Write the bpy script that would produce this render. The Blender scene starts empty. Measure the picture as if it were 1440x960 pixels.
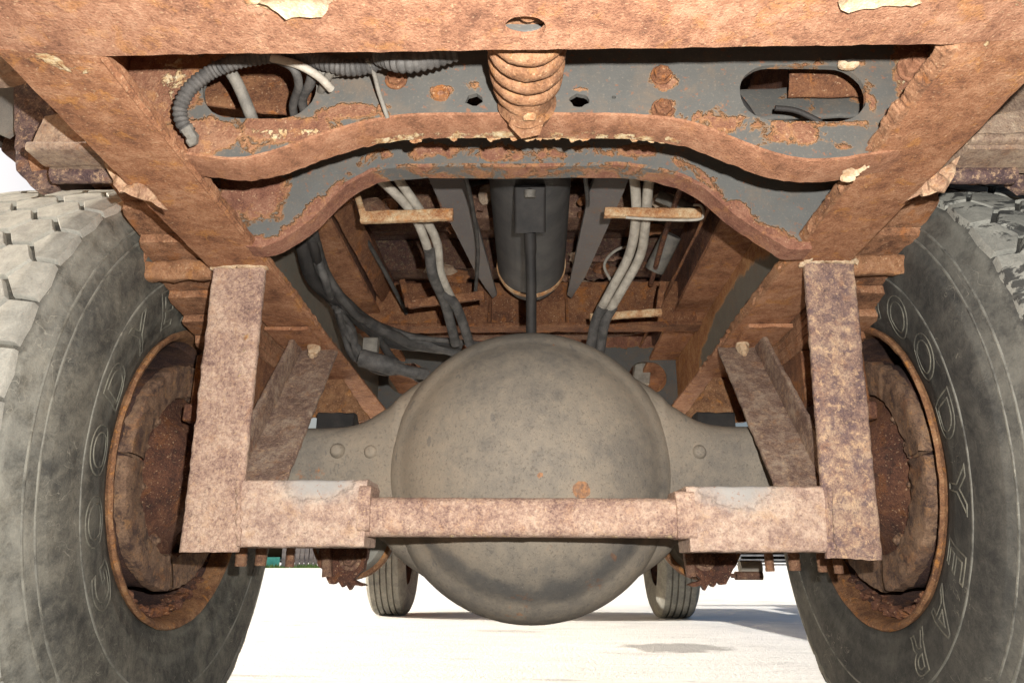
import bpy, bmesh, math, random
from mathutils import Vector, Matrix, noise
from mathutils.geometry import delaunay_2d_cdt
R = math.radians
random.seed(7)

# ------------------------------------------------------------------ camera, light, exposure
scene = bpy.context.scene
PITCH, YAW, FPX, CAMH = R(16.6), R(1.2), 1040.0, 0.33
CAM = Vector((0, 0, CAMH))
cd = bpy.data.cameras.new('camera'); cam = bpy.data.objects.new('camera', cd)
scene.collection.objects.link(cam); scene.camera = cam
cam.location = CAM; cam.rotation_euler = (R(90) + PITCH, 0, YAW)
cd.sensor_width = 36; cd.lens = FPX / 1440 * 36; cd.clip_start = 0.01; cd.clip_end = 2000

SUN_EL, SUN_AZ = R(20.5), R(-86)          # azimuth measured from +Y towards +X
world = bpy.data.worlds.new('World'); scene.world = world; world.use_nodes = True
wn = world.node_tree; bg = wn.nodes['Background']
sky = wn.nodes.new('ShaderNodeTexSky'); sky.sky_type = 'NISHITA'; sky.sun_disc = False
sky.sun_elevation = SUN_EL; sky.sun_rotation = SUN_AZ; sky.air_density = 1.0; sky.dust_density = 10.0; sky.ozone_density = 1.0
wn.links.new(sky.outputs[0], bg.inputs[0]); bg.inputs[1].default_value = 0.135
sd = bpy.data.lights.new('sun', 'SUN'); sd.energy = 5.0; sd.angle = R(0.5); sd.color = (1, .95, .88)
so = bpy.data.objects.new('sun', sd); scene.collection.objects.link(so)
sv = Vector((math.sin(SUN_AZ) * math.cos(SUN_EL), math.cos(SUN_AZ) * math.cos(SUN_EL), math.sin(SUN_EL)))
so.rotation_euler = sv.to_track_quat('Z', 'Y').to_euler(); so.location = sv * 20
# the flash of the camera: sits just above and to the right of the lens, as its hard shadows show
fl = bpy.data.lights.new('camera_flash', 'POINT'); fl.energy = 40.0; fl.shadow_soft_size = 0.006; fl.color = (1, .985, .95)
fo = bpy.data.objects.new('camera_flash', fl); scene.collection.objects.link(fo)
fo.location = (0.046, -0.01, CAMH + 0.058)
vs = scene.view_settings; vs.view_transform = 'Standard'; vs.look = 'None'; vs.gamma = 1; vs.exposure = 0.8
scene.render.engine = 'CYCLES'
scene.render.resolution_x = 1024; scene.render.resolution_y = 682

# ------------------------------------------------------------------ measuring helpers
RV = Vector((math.cos(YAW), math.sin(YAW), 0))
FV = Vector((-math.sin(YAW) * math.cos(PITCH), math.cos(YAW) * math.cos(PITCH), math.sin(PITCH)))
UV = Vector((math.sin(YAW) * math.sin(PITCH), -math.cos(YAW) * math.sin(PITCH), math.cos(PITCH)))
def at(px, py, X=None, Y=None, Z=None):
    d = FV + RV * ((px - 720) / FPX) + UV * ((480 - py) / FPX)
    if Y is not None: t = Y / d.y
    elif X is not None: t = X / d.x
    else: t = (Z - CAMH) / d.z
    return CAM + d * t
def lin(c):
    return tuple((v / 12.92 if v <= .04045 else ((v + .055) / 1.055) ** 2.4) for v in [x / 255 for x in c]) + (1,)

# ------------------------------------------------------------------ materials
class NT:
    def __init__(s, name):
        s.m = bpy.data.materials.new(name); s.m.use_nodes = True
        s.t = s.m.node_tree; s.n = s.t.nodes; s.b = s.n['Principled BSDF']
        s.co = s.n.new('ShaderNodeTexCoord').outputs['Object']
    def link(s, a, b): s.t.links.new(a, b)
    def noise(s, scale, detail=4, rough=.55, dist=0, stretch=None, w=0):
        co = s.co
        mp = s.n.new('ShaderNodeMapping'); s.link(co, mp.inputs[0])
        mp.inputs['Location'].default_value = (w, w * 1.7, w * .6)
        if stretch: mp.inputs['Scale'].default_value = stretch
        x = s.n.new('ShaderNodeTexNoise'); x.inputs['Scale'].default_value = scale
        x.inputs['Detail'].default_value = detail; x.inputs['Roughness'].default_value = rough
        x.inputs['Distortion'].default_value = dist
        s.link(mp.outputs[0], x.inputs['Vector']); return x.outputs['Fac']
    def vor(s, scale, feature='F1', out='Distance', rnd=1):
        x = s.n.new('ShaderNodeTexVoronoi'); x.feature = feature; x.inputs['Scale'].default_value = scale
        x.inputs['Randomness'].default_value = rnd
        s.link(s.co, x.inputs['Vector']); return x.outputs[out]
    def math(s, op, a, b=0, c=0, clamp=False):
        x = s.n.new('ShaderNodeMath'); x.operation = op; x.use_clamp = clamp
        for i, v in enumerate((a, b, c)):
            if isinstance(v, (int, float)): x.inputs[i].default_value = v
            else: s.link(v, x.inputs[i])
        return x.outputs[0]
    def step(s, v, a, b):
        x = s.n.new('ShaderNodeMapRange'); x.interpolation_type = 'SMOOTHSTEP'
        x.inputs[1].default_value = a; x.inputs[2].default_value = b; s.link(v, x.inputs[0]); return x.outputs[0]
    def mix(s, f, a, b, mode='MIX'):
        x = s.n.new('ShaderNodeMix'); x.data_type = 'RGBA'; x.blend_type = mode
        for sock, v in ((x.inputs[0], f), (x.inputs[6], a), (x.inputs[7], b)):
            if isinstance(v, (int, float)): sock.default_value = v
            elif isinstance(v, tuple): sock.default_value = v
            else: s.link(v, sock)
        return x.outputs[2]
    def ramp(s, v, stops):
        x = s.n.new('ShaderNodeValToRGB'); cr = x.color_ramp
        while len(cr.elements) < len(stops): cr.elements.new(.5)
        for e, (p, c) in zip(cr.elements, stops): e.position = p; e.color = c
        s.link(v, x.inputs[0]); return x.outputs[0]
    def attr(s, name):
        x = s.n.new('ShaderNodeAttribute'); x.attribute_name = name; return x.outputs['Fac']
    def done(s, col, rough=.8, bump=None, bd=.001, metal=0, spec=.35, bs=1.0):
        s.link(col, s.b.inputs['Base Color'])
        if isinstance(rough, (int, float)): s.b.inputs['Roughness'].default_value = rough
        else: s.link(rough, s.b.inputs['Roughness'])
        s.b.inputs['Metallic'].default_value = metal
        s.b.inputs['Specular IOR Level'].default_value = spec
        if bump is not None:
            b = s.n.new('ShaderNodeBump'); b.inputs['Distance'].default_value = bd; b.inputs['Strength'].default_value = bs
            s.link(bump, b.inputs['Height']); s.link(b.outputs[0], s.b.inputs['Normal'])
        return s.m

def rust(name, dark, mid, light, orange, big=22, blot=90, fine=430, speck=.6, spot=0.0, spotcol=(92, 66, 66),
         cream=(214, 178, 140), paint=None, paint2=None, pbias=0.0, bd=.0026, rough=.82, orange_amt=.5, namp=1.9, nsc=28, soft=False):
    """rusty steel; attribute 'wear' brings rust through the paint, 'pale' brings peeled pale scale"""
    t = NT(name)
    nb = t.noise(big, 5, .6, .3); nm = t.noise(blot, 7, .68, .15, w=3); nf = t.noise(fine, 4, .75, w=5)
    v = t.math('ADD', t.math('MULTIPLY', nb, .36), t.math('ADD', t.math('MULTIPLY', nm, .34), t.math('MULTIPLY', nf, .30)))
    col = t.ramp(v, [(.40, lin(dark)), (.49, lin(mid)), (.585, lin(light))])
    og = t.step(t.math('ADD', t.noise(big * 1.7, 6, .65, .5, w=9), t.math('MULTIPLY', nf, .25)), .66, .80)
    col = t.mix(t.math('MULTIPLY', og, orange_amt), col, lin(orange))
    if spot:
        sp = t.step(t.noise(blot * 1.1, 8, .74, .3, w=11), .47, .63)
        col = t.mix(t.math('MULTIPLY', sp, spot), col, lin(spotcol))
        cr = t.step(t.noise(blot * 1.3, 8, .74, .3, w=17), .52, .68)
        col = t.mix(t.math('MULTIPLY', cr, spot), col, lin(cream))
    # grain: small pale crumbs and dark pits
    cr = t.step(t.noise(fine * .7, 3, .6, w=21), .60, .72)
    col = t.mix(t.math('MULTIPLY', cr, speck), col, lin(cream))
    pit = t.step(t.noise(fine * .5, 4, .65, w=25), .57, .70)
    col = t.mix(t.math('MULTIPLY', pit, speck * .8), col, lin(tuple(int(c * .55) for c in dark)))
    h = t.math('ADD', t.math('MULTIPLY', nm, .55), t.math('MULTIPLY', nf, .75))
    if paint:
        p1 = t.mix(t.noise(35, 5, .6, w=31), lin(paint), lin(paint2 or paint))
        p1 = t.mix(t.math('MULTIPLY', t.step(t.noise(300, 3, .6, w=33), .55, .72), .3), p1, lin((150, 136, 118)))
        p1 = t.mix(t.math('MULTIPLY', t.step(t.noise(18, 7, .7, .5, w=34), .48, .68), .45), p1, lin((122, 104, 86)))
        p1 = t.mix(t.math('MULTIPLY', t.step(t.noise(120, 5, .7, w=35), .60, .66), .7), p1, lin((138, 92, 66)))
        m = t.math('ADD', t.attr('wear'), t.math('MULTIPLY', t.math('SUBTRACT', t.noise(nsc, 7, .68, .4, w=37), .5), namp))
        m = t.math('ADD', m, pbias)
        k = t.step(m, .1, .9) if soft else t.step(m, .46, .53)
        edge = t.math('SUBTRACT', t.step(m, .40, .49), t.step(m, .52, .66))      # bright orange rim of each rust patch
        col = t.mix(k, p1, col)
        col = t.mix(t.math('MULTIPLY', edge, 0 if soft else .45), col, lin((188, 138, 88)))
        h = t.math('ADD', t.math('MULTIPLY', h, t.math('ADD', t.math('MULTIPLY', k, .85), .15)), t.math('MULTIPLY', t.step(m, .46, .56), .5))
    pm = t.math('ADD', t.attr('pale'), t.math('MULTIPLY', t.math('SUBTRACT', t.noise(60, 6, .7, .5, w=41), .5), 1.6))
    pk = t.step(pm, .47, .56)
    pc = t.ramp(t.noise(130, 5, .6, w=43), [(.35, lin((168, 118, 78))), (.5, lin((206, 176, 132))), (.66, lin((222, 205, 170)))])
    col = t.mix(pk, col, pc)
    h = t.math('ADD', h, t.math('MULTIPLY', pk, .4))
    return t.done(col, t.math('MULTIPLY_ADD', nf, -.7, rough + .32, True), h, bd, 0, .4)

M = {}
M['rail'] = rust('rust_orange_rail', (116, 76, 54), (158, 108, 76), (186, 138, 104), (196, 134, 66), orange_amt=.55)
M['tail'] = rust('rust_pink_tail', (122, 82, 62), (164, 116, 88), (190, 144, 114), (194, 134, 72), orange_amt=.4)
M['bumper'] = rust('rust_bumper', (122, 96, 88), (172, 142, 124), (204, 176, 154), (178, 130, 90), spot=.42, blot=170, orange_amt=.3)
M['bumper_sleeve'] = rust('rust_bumper_sleeve', (142, 116, 104), (184, 156, 138), (212, 188, 166), (188, 148, 104), spot=.35,
                          paint=(168, 164, 158), paint2=(142, 138, 134), pbias=.5, blot=110, orange_amt=.3, namp=.9, soft=True)
M['bumper_dark'] = rust('rust_bumper_dark', (94, 76, 76), (144, 116, 102), (188, 160, 134), (166, 114, 76), spot=.8, spotcol=(98, 80, 84), blot=80, orange_amt=.3)
M['brace'] = rust('rust_brace', (104, 82, 72), (142, 118, 102), (176, 156, 136), (156, 112, 78), spot=.5, blot=90)
M['spring'] = rust('rust_leaf_spring', (100, 68, 50), (150, 106, 76), (182, 138, 106), (178, 112, 58), orange_amt=.6)
M['deep'] = rust('rust_deep_brown', (60, 42, 36), (96, 62, 48), (128, 88, 64), (146, 92, 46), orange_amt=.5, big=14)
M['dull'] = rust('rust_dull_brown', (80, 58, 52), (118, 86, 70), (150, 122, 98), (150, 96, 60), big=12, spot=.4)
M['coil'] = rust('rust_coil', (116, 80, 54), (150, 106, 74), (176, 132, 98), (178, 120, 62), spot=.2)
M['web'] = rust('grey_paint_with_rust', (112, 72, 56), (140, 96, 72), (166, 124, 96), (188, 134, 82), paint=(100, 98, 93), paint2=(82, 81, 78), pbias=.03)
M['arch'] = rust('grey_paint_arch', (112, 72, 58), (140, 94, 74), (164, 120, 96), (186, 130, 82), paint=(106, 105, 101), paint2=(88, 88, 86), pbias=.0)
M['flange'] = rust('rust_flange', (118, 80, 58), (156, 108, 80), (178, 132, 102), (180, 122, 70), orange_amt=.25, speck=.3)
M['railweb'] = rust('grey_rail_inside', (130, 82, 52), (162, 112, 72), (186, 144, 98), (190, 132, 60), paint=(124, 118, 104), paint2=(100, 96, 88), pbias=.05, namp=.7, nsc=16)
M['stay'] = rust('grey_stay', (112, 74, 56), (136, 94, 70), (150, 120, 96), (160, 104, 60), paint=(116, 110, 106), paint2=(98, 92, 90), pbias=-.2)
M['clip'] = rust('rust_clip', (150, 96, 60), (190, 148, 108), (214, 190, 152), (200, 128, 60), big=40, orange_amt=.7)
M['hanger'] = rust('rust_hanger', (128, 104, 88), (160, 138, 118), (186, 166, 142), (160, 116, 80), spot=.3)
M['hanger_dark'] = rust('rust_hanger_dark', (70, 54, 56), (100, 78, 76), (140, 116, 100), (150, 104, 70), spot=.8, spotcol=(64, 50, 54))
M['drum'] = rust('rust_drum', (90, 70, 60), (128, 100, 80), (158, 128, 102), (150, 100, 62), big=16, spot=.85, blot=50, spotcol=(70, 54, 50), cream=(170, 128, 88))
M['rim_in'] = rust('rust_rim_barrel', (48, 36, 36), (70, 50, 46), (98, 70, 56), (140, 90, 46), big=12, orange_amt=.4, speck=.25)
M['lip'] = rust('rust_rim_lip', (100, 70, 52), (136, 96, 66), (164, 124, 88), (184, 124, 62), big=30, orange_amt=.8)
M['weld'] = rust('pale_weld', (164, 132, 104), (196, 168, 136), (216, 196, 166), (196, 150, 104), big=60, speck=.2)
M['scale'] = rust('peeled_scale', (140, 104, 84), (176, 140, 112), (206, 176, 142), (190, 134, 80), big=60)
M['floor'] = rust('body_floor_rust', (58, 42, 42), (84, 58, 50), (118, 86, 66), (130, 82, 48), big=9, spot=.4, cream=(170, 160, 120))
M['cross'] = rust('orange_cross', (88, 56, 40), (122, 80, 54), (150, 106, 72), (164, 102, 48), orange_amt=.8, big=16)

def axle_mat():
    t = NT('dusty_grey_axle')
    a = t.noise(5, 4, .5); b = t.noise(60, 4, .6, w=2); c = t.noise(700, 2, .6, w=4)
    v = t.math('ADD', t.math('MULTIPLY', a, .6), t.math('ADD', t.math('MULTIPLY', b, .25), t.math('MULTIPLY', c, .15)))
    col = t.ramp(v, [(.38, lin((108, 102, 94))), (.5, lin((134, 124, 110))), (.62, lin((150, 136, 118)))])
    sp = t.step(t.math('ADD', t.attr('wear'), t.math('MULTIPLY', t.math('SUBTRACT', t.noise(90, 5, .6, w=8), .5), .9)), .45, .62)
    rc = t.ramp(t.noise(150, 4, .6, w=9), [(.4, lin((130, 92, 66))), (.6, lin((172, 118, 74)))])
    col = t.mix(t.math('MULTIPLY', sp, .8), col, rc)
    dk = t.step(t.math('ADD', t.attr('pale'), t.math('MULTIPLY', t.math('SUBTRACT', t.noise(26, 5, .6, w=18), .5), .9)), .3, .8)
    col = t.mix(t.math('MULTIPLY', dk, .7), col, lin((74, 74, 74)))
    gr = t.step(t.noise(260, 4, .7, w=51), .56, .68); col = t.mix(t.math('MULTIPLY', gr, .30), col, lin((96, 90, 84)))
    gw = t.step(t.noise(420, 3, .6, w=52), .64, .74); col = t.mix(t.math('MULTIPLY', gw, .35), col, lin((176, 166, 150)))
    sc = t.step(t.noise(70, 3, .6, .2, stretch=(1, 1, .25), w=14), .665, .70)
    col = t.mix(t.math('MULTIPLY', sc, .45), col, lin((92, 90, 88)))
    return t.done(col, .72, t.math('ADD', t.math('MULTIPLY', b, .6), t.math('ADD', t.math('MULTIPLY', c, .5), t.math('MULTIPLY', gr, .3))), .0012, 0, .4)
M['axle'] = axle_mat()

def tyre_mat(name, base, dust, amt, black=0):
    t = NT(name)
    oi = t.n.new('ShaderNodeObjectInfo'); va = t.n.new('ShaderNodeVectorMath'); va.operation = 'MULTIPLY_ADD'
    cb_ = t.n.new('ShaderNodeCombineXYZ'); t.link(oi.outputs['Random'], cb_.inputs[0]); t.link(oi.outputs['Random'], cb_.inputs[1]); t.link(oi.outputs['Random'], cb_.inputs[2])
    t.link(cb_.outputs[0], va.inputs[0]); va.inputs[1].default_value = (9, 7, 5); t.link(t.co, va.inputs[2]); t.co = va.outputs[0]
    a = t.noise(12, 8, .72, .4); b = t.noise(60, 7, .75, .6, w=3); c = t.noise(500, 3, .6, w=6)
    v = t.math('ADD', t.math('MULTIPLY', a, .5), t.math('ADD', t.math('MULTIPLY', b, .35), t.math('MULTIPLY', c, .15)))
    d = t.step(v, .38, .66)
    col = t.mix(t.math('MULTIPLY', d, amt), lin(base), lin(dust))
    # thin scratches
    w = t.noise(16, 2, .5, 2.2, w=12); ln = t.math('ABSOLUTE', t.math('SUBTRACT', w, .5))
    sc = t.math('SUBTRACT', 1.0, t.step(ln, .0, .006))
    sc = t.math('MULTIPLY', sc, t.step(t.noise(9, 3, .5, w=15), .5, .6))
    col = t.mix(t.math('MULTIPLY', sc, .5), col, lin((170, 164, 148)))
    col = t.mix(t.math('MULTIPLY', t.attr('pale'), t.step(t.noise(30, 6, .7, w=40), .3, .62)), col, lin((176, 174, 162)))
    if black:
        bk = t.step(t.noise(34, 6, .68, .4, stretch=(.6, 1.4, 1.4), w=50), .49, .54)
        col = t.mix(t.math('MULTIPLY', bk, black), col, lin((44, 44, 44)))
    return t.done(col, .78, t.math('ADD', b, t.math('MULTIPLY', c, .3)), .0012, 0, .35)
M['tyre_l'] = tyre_mat('tyre_sidewall_dusty', (54, 53, 50), (128, 123, 110), .85)
M['tyre_r'] = tyre_mat('tyre_sidewall_dark', (46, 46, 45), (106, 103, 95), .6)
M['block_l'] = tyre_mat('tread_block_pale', (140, 138, 130), (190, 187, 175), .95)
M['block_r'] = tyre_mat('tread_block_scuffed', (128, 127, 120), (178, 176, 165), .9, black=.85)
M['tyre_f'] = tyre_mat('front_tyre_rubber', (92, 90, 84), (150, 146, 134), .7)
M['letter'] = tyre_mat('raised_letter_rubber', (76, 74, 68), (140, 136, 120), .8)

def simple(name, c1, c2, scale=40, rough=.6, bd=.0005, spec=.4):
    t = NT(name); a = t.noise(scale, 5, .6); f = t.noise(600, 2, .6, w=3)
    col = t.ramp(t.math('ADD', t.math('MULTIPLY', a, .8), t.math('MULTIPLY', f, .2)), [(.38, lin(c1)), (.62, lin(c2))])
    return t.done(col, rough, t.math('ADD', a, f), bd, 0, spec)
M['hose_dark'] = simple('dark_conduit', (64, 62, 60), (98, 94, 90), 60, .7)
M['hose_grey'] = simple('grey_conduit', (96, 92, 86), (128, 122, 112), 60, .7)
M['hose_pale'] = simple('pale_pipe', (150, 142, 130), (184, 176, 162), 60, .6)
M['black'] = simple('black_grime', (34, 32, 31), (52, 48, 45), 30, .7)
M['bundle'] = simple('black_wire_bundle', (50, 48, 46), (84, 80, 76), 40, .65)
M['tank'] = simple('dark_tank', (62, 62, 62), (84, 82, 80), 20, .6)
M['canister'] = simple('grey_canister', (120, 118, 110), (156, 152, 140), 18, .65)
M['mud'] = simple('grey_guard', (96, 92, 88), (140, 134, 124), 12, .8)
M['stud'] = rust('rusty_stud', (88, 64, 52), (128, 92, 70), (150, 116, 88), (160, 100, 56), big=60)
M['fence'] = simple('weathered_board', (120, 112, 110), (160, 152, 148), 3, .9)
M['teal'] = simple('turquoise_board', (70, 160, 150), (96, 184, 172), 2, .7)
M['galv'] = simple('galvanised_rail', (120, 122, 126), (150, 152, 156), 3, .6)
M['grass'] = simple('verge_green', (70, 96, 50), (110, 140, 72), 5, .9)
M['bodywall'] = simple('truck_underbody', (56, 50, 48), (84, 74, 68), 6, .85)

def ground_mat():
    t = NT('pale_concrete_yard')
    a = t.noise(.9, 6, .6, .4); b = t.noise(6, 7, .68, .6, stretch=(.6, 1.6, 1), w=3); c = t.noise(70, 5, .7, w=6)
    v = t.math('ADD', t.math('MULTIPLY', a, .35), t.math('ADD', t.math('MULTIPLY', b, .4), t.math('MULTIPLY', c, .25)))
    col = t.ramp(v, [(.34, lin((176, 176, 174))), (.44, lin((216, 215, 211))), (.6, lin((234, 232, 228)))])
    st = t.step(t.math('ADD', t.noise(2.3, 5, .65, .7, stretch=(.5, 1.6, 1), w=9), t.math('MULTIPLY', c, .15)), .66, .76)
    col = t.mix(t.math('MULTIPLY', st, .5), col, lin((140, 140, 138)))
    sp = t.n.new('ShaderNodeSeparateXYZ'); t.link(t.co, sp.inputs[0])
    q = at(948, 910, Z=0); dx = t.math('MULTIPLY', t.math('SUBTRACT', sp.outputs[0], q.x), 4.2); dy = t.math('MULTIPLY', t.math('SUBTRACT', sp.outputs[1], q.y), 5.5)
    dd = t.math('ADD', t.math('SQRT', t.math('ADD', t.math('MULTIPLY', dx, dx), t.math('MULTIPLY', dy, dy))), t.math('MULTIPLY', t.math('SUBTRACT', t.noise(9, 5, .6, w=70), .5), 1.2))
    col = t.mix(t.math('MULTIPLY', t.math('SUBTRACT', 1.0, t.step(dd, .7, 1.05)), .62), col, lin((110, 108, 104)))     # dark grey oval patch
    e = t.math('ADD', sp.outputs[1], t.math('MULTIPLY', t.math('SUBTRACT', t.noise(3.5, 6, .65, w=60), .5), 1.2))
    near_dark = t.ramp(t.math('ADD', t.math('MULTIPLY', b, .5), t.math('MULTIPLY', c, .5)), [(.38, lin((58, 52, 46))), (.62, lin((92, 84, 74)))])
    col = t.mix(t.step(e, 1.62, 1.78), near_dark, col)  # unseen near ground made dark to cut light bounced under the truck
    return t.done(col, .85, t.math('ADD', t.math('MULTIPLY', b, .6), t.math('MULTIPLY', c, .4)), .012, 0, .3)
M['ground'] = ground_mat()

# ------------------------------------------------------------------ building helpers
def setattrs(bm, wear=None, pale=None):
    for nm, fn in (('wear', wear), ('pale', pale)):
        if fn:
            ly = bm.verts.layers.float.new(nm)
            for v in bm.verts: v[ly] = fn(v.co)
def obj(name, bm, mat, parent=None, wear=None, pale=None, label=None, smooth=None, bevel=0, kind=None):
    setattrs(bm, wear, pale)
    bmesh.ops.recalc_face_normals(bm, faces=bm.faces)
    me = bpy.data.meshes.new(name); bm.to_mesh(me); bm.free()
    me.materials.append(M[mat] if isinstance(mat, str) else mat)
    me.polygons.foreach_set('use_smooth', [True] * len(me.polygons))
    if smooth is not False: me.set_sharp_from_angle(angle=R(smooth or 38))
    o = bpy.data.objects.new(name, me); scene.collection.objects.link(o)
    if parent is not None:
        o.parent = parent
        if parent.type == 'EMPTY': o.location = -parent.location if not parent.get('_local') else (0, 0, 0)
    if bevel:
        b = o.modifiers.new('bevel', 'BEVEL'); b.width = bevel; b.segments = 2; b.limit_method = 'ANGLE'; b.angle_limit = R(50)
    if label: o['label'] = label
    if kind: o['kind'] = kind
    return o
def nz(p, s=40, o=0): return noise.noise(Vector((p[0] * s + o, p[1] * s + o * 1.3, p[2] * s - o)))
def rough_bm(bm, amp, s=60):
    for v in bm.verts:
        c = v.co.copy(); v.co += Vector((nz(c, s, 1), nz(c, s, 7), nz(c, s, 13))) * amp
def rings(bm, rs, caps=True, close=False):
    L = [[bm.verts.new(p) for p in r] for r in rs]; n = len(rs[0]); k = len(L)
    for i in range(k if close else k - 1):
        a, b = L[i], L[(i + 1) % k]
        for j in range(n): bm.faces.new((a[j], a[(j + 1) % n], b[(j + 1) % n], b[j]))
    if caps and not close:
        bm.faces.new(L[0][::-1]); bm.faces.new(L[-1])
    return L
def rrect(w, h, r, k=3, sub=.012):
    """rounded rectangle outline with extra points along the flats"""
    P = []
    cs = [(w / 2 - r, h / 2 - r, 0), (-w / 2 + r, h / 2 - r, 90), (-w / 2 + r, -h / 2 + r, 180), (w / 2 - r, -h / 2 + r, 270)]
    for i, (cx, cy, a) in enumerate(cs):
        for q in range(k + 1):
            t = R(a + 90 * q / k); P.append((cx + r * math.cos(t), cy + r * math.sin(t)))
        nx = cs[(i + 1) % 4]; t = R(nx[2]); e = (nx[0] + r * math.cos(t), nx[1] + r * math.sin(t)); s = P[-1]
        n = max(1, int(math.dist(s, e) / sub))
        for q in range(1, n): P.append((s[0] + (e[0] - s[0]) * q / n, s[1] + (e[1] - s[1]) * q / n))
    return P
def beam(bm, a, b, w, h, side, r=.004, step=.012, amp=.0008, cut=None, sub=.012):
    """rounded box section swept from a to b; 'side' is the direction of w"""
    a, b = Vector(a), Vector(b); d = (b - a).normalized(); s = Vector(side); s = (s - d * s.dot(d)).normalized(); u = d.cross(s)
    n = max(2, int((b - a).length / step)); P = rrect(w, h, r, sub=sub); rs = []
    for i in range(n + 1):
        c = a.lerp(b, i / n); rs.append([c + s * x + u * y for x, y in P])
    L = rings(bm, rs)
    if amp:
        for ring in L:
            for v in ring:
                c = v.co.copy(); v.co += Vector((nz(c, 70, 1), nz(c, 70, 7), nz(c, 70, 13))) * amp + Vector((nz(c, 260, 3), nz(c, 260, 9), nz(c, 260, 5))) * amp * .6
def box(bm, x0, x1, y0, y1, z0, z1):
    m = Matrix.Translation(((x0 + x1) / 2, (y0 + y1) / 2, (z0 + z1) / 2)) @ Matrix.Diagonal((abs(x1 - x0), abs(y1 - y0), abs(z1 - z0), 1))
    bmesh.ops.create_cube(bm, size=1, matrix=m)
def smoothpath(pts, n=8):
    P = [Vector(p) for p in pts]; out = []
    Q = [P[0] * 2 - P[1]] + P + [P[-1] * 2 - P[-2]]
    for i in range(1, len(Q) - 2):
        for k in range(n):
            t = k / n; a, b, c, d = Q[i - 1], Q[i], Q[i + 1], Q[i + 2]
            out.append(.5 * ((2 * b) + (c - a) * t + (2 * a - 5 * b + 4 * c - d) * t * t + (3 * b - a - 3 * c + d) * t ** 3))
    return out + [P[-1]]
def tube(bm, pts, r, n=12, sm=8, ribs=0, amp=0, caps=True, resamp=None):
    path = smoothpath(pts, sm) if sm else [Vector(p) for p in pts]
    if ribs or resamp:                              # resample evenly so that ribs are regular
        stp = ribs / 4 if ribs else resamp
        acc = [0]
        for i in range(1, len(path)): acc.append(acc[-1] + (path[i] - path[i - 1]).length)
        N = int(acc[-1] / stp); new = []; j = 0
        for i in range(N + 1):
            t = acc[-1] * i / N
            while j < len(acc) - 2 and acc[j + 1] < t: j += 1
            new.append(path[j].lerp(path[j + 1], (t - acc[j]) / max(1e-9, acc[j + 1] - acc[j])))
        path = new
    rs = []; up = None
    for i, p in enumerate(path):
        d = (path[min(i + 1, len(path) - 1)] - path[max(i - 1, 0)]).normalized()
        if up is None: up = d.orthogonal().normalized()
        up = (up - d * up.dot(d)).normalized(); s = d.cross(up)
        rr = r(i / (len(path) - 1)) if callable(r) else r
        if ribs: rr *= (1.0, .93, .80, .93)[i % 4]
        ring = []
        for k in range(n):
            a = 2 * math.pi * k / n; q = p + (up * math.cos(a) + s * math.sin(a)) * rr
            if amp: q = q + (q - p).normalized() * amp * nz(q, 150, 3)
            ring.append(q)
        rs.append(ring)
    rings(bm, rs, caps)
def lathe(bm, prof, C, axis, n=64, amp=0, a0=0, a1=360, s=50):
    """prof = [(r, t)] where t runs along axis from centre C"""
    C = Vector(C); ax = Vector(axis).normalized(); u = ax.orthogonal().normalized()
    if abs(ax.x) > .9: u = Vector((0, 1, 0))
    v = ax.cross(u); full = abs(a1 - a0) >= 360; L = []
    for i in range(n if full else n + 1):
        a = R(a0 + (a1 - a0) * i / n); row = []
        for r, t in prof:
            p = C + ax * t + (u * math.cos(a) + v * math.sin(a)) * r
            if amp: p = p + Vector((nz(p, s, 1), nz(p, s, 5), nz(p, s, 9))) * amp
            row.append(bm.verts.new(p))
        L.append(row)
    for i in range(len(L) if full else len(L) - 1):
        A, B = L[i], L[(i + 1) % len(L)]
        for j in range(len(prof) - 1):
            try: bm.faces.new((A[j], A[j + 1], B[j + 1], B[j]))
            except ValueError: pass
    bmesh.ops.remove_doubles(bm, verts=bm.verts, dist=1e-5)
def inpoly(p, poly):
    c = False; n = len(poly); x, y = p
    for i in range(n):
        x1, y1 = poly[i]; x2, y2 = poly[i - 1]
        if (y1 > y) != (y2 > y) and x < (x2 - x1) * (y - y1) / (y2 - y1) + x1: c = not c
    return c
def resample(loop, step, jit, seed=0):
    out = []; n = len(loop)
    for i in range(n):
        a, b = Vector(loop[i]), Vector(loop[(i + 1) % n]); k = max(1, int((b - a).length / step))
        nrm = (b - a).normalized().orthogonal() if (b - a).length > 1e-6 else Vector((0, 0))
        for q in range(k):
            p = a.lerp(b, q / k)
            j = noise.noise(Vector((p.x * 90 + seed, p.y * 90, seed))) + .7 * noise.noise(Vector((p.x * 300, p.y * 300 + seed, 3)))
            out.append(p + nrm * j * jit)
    return out
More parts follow.
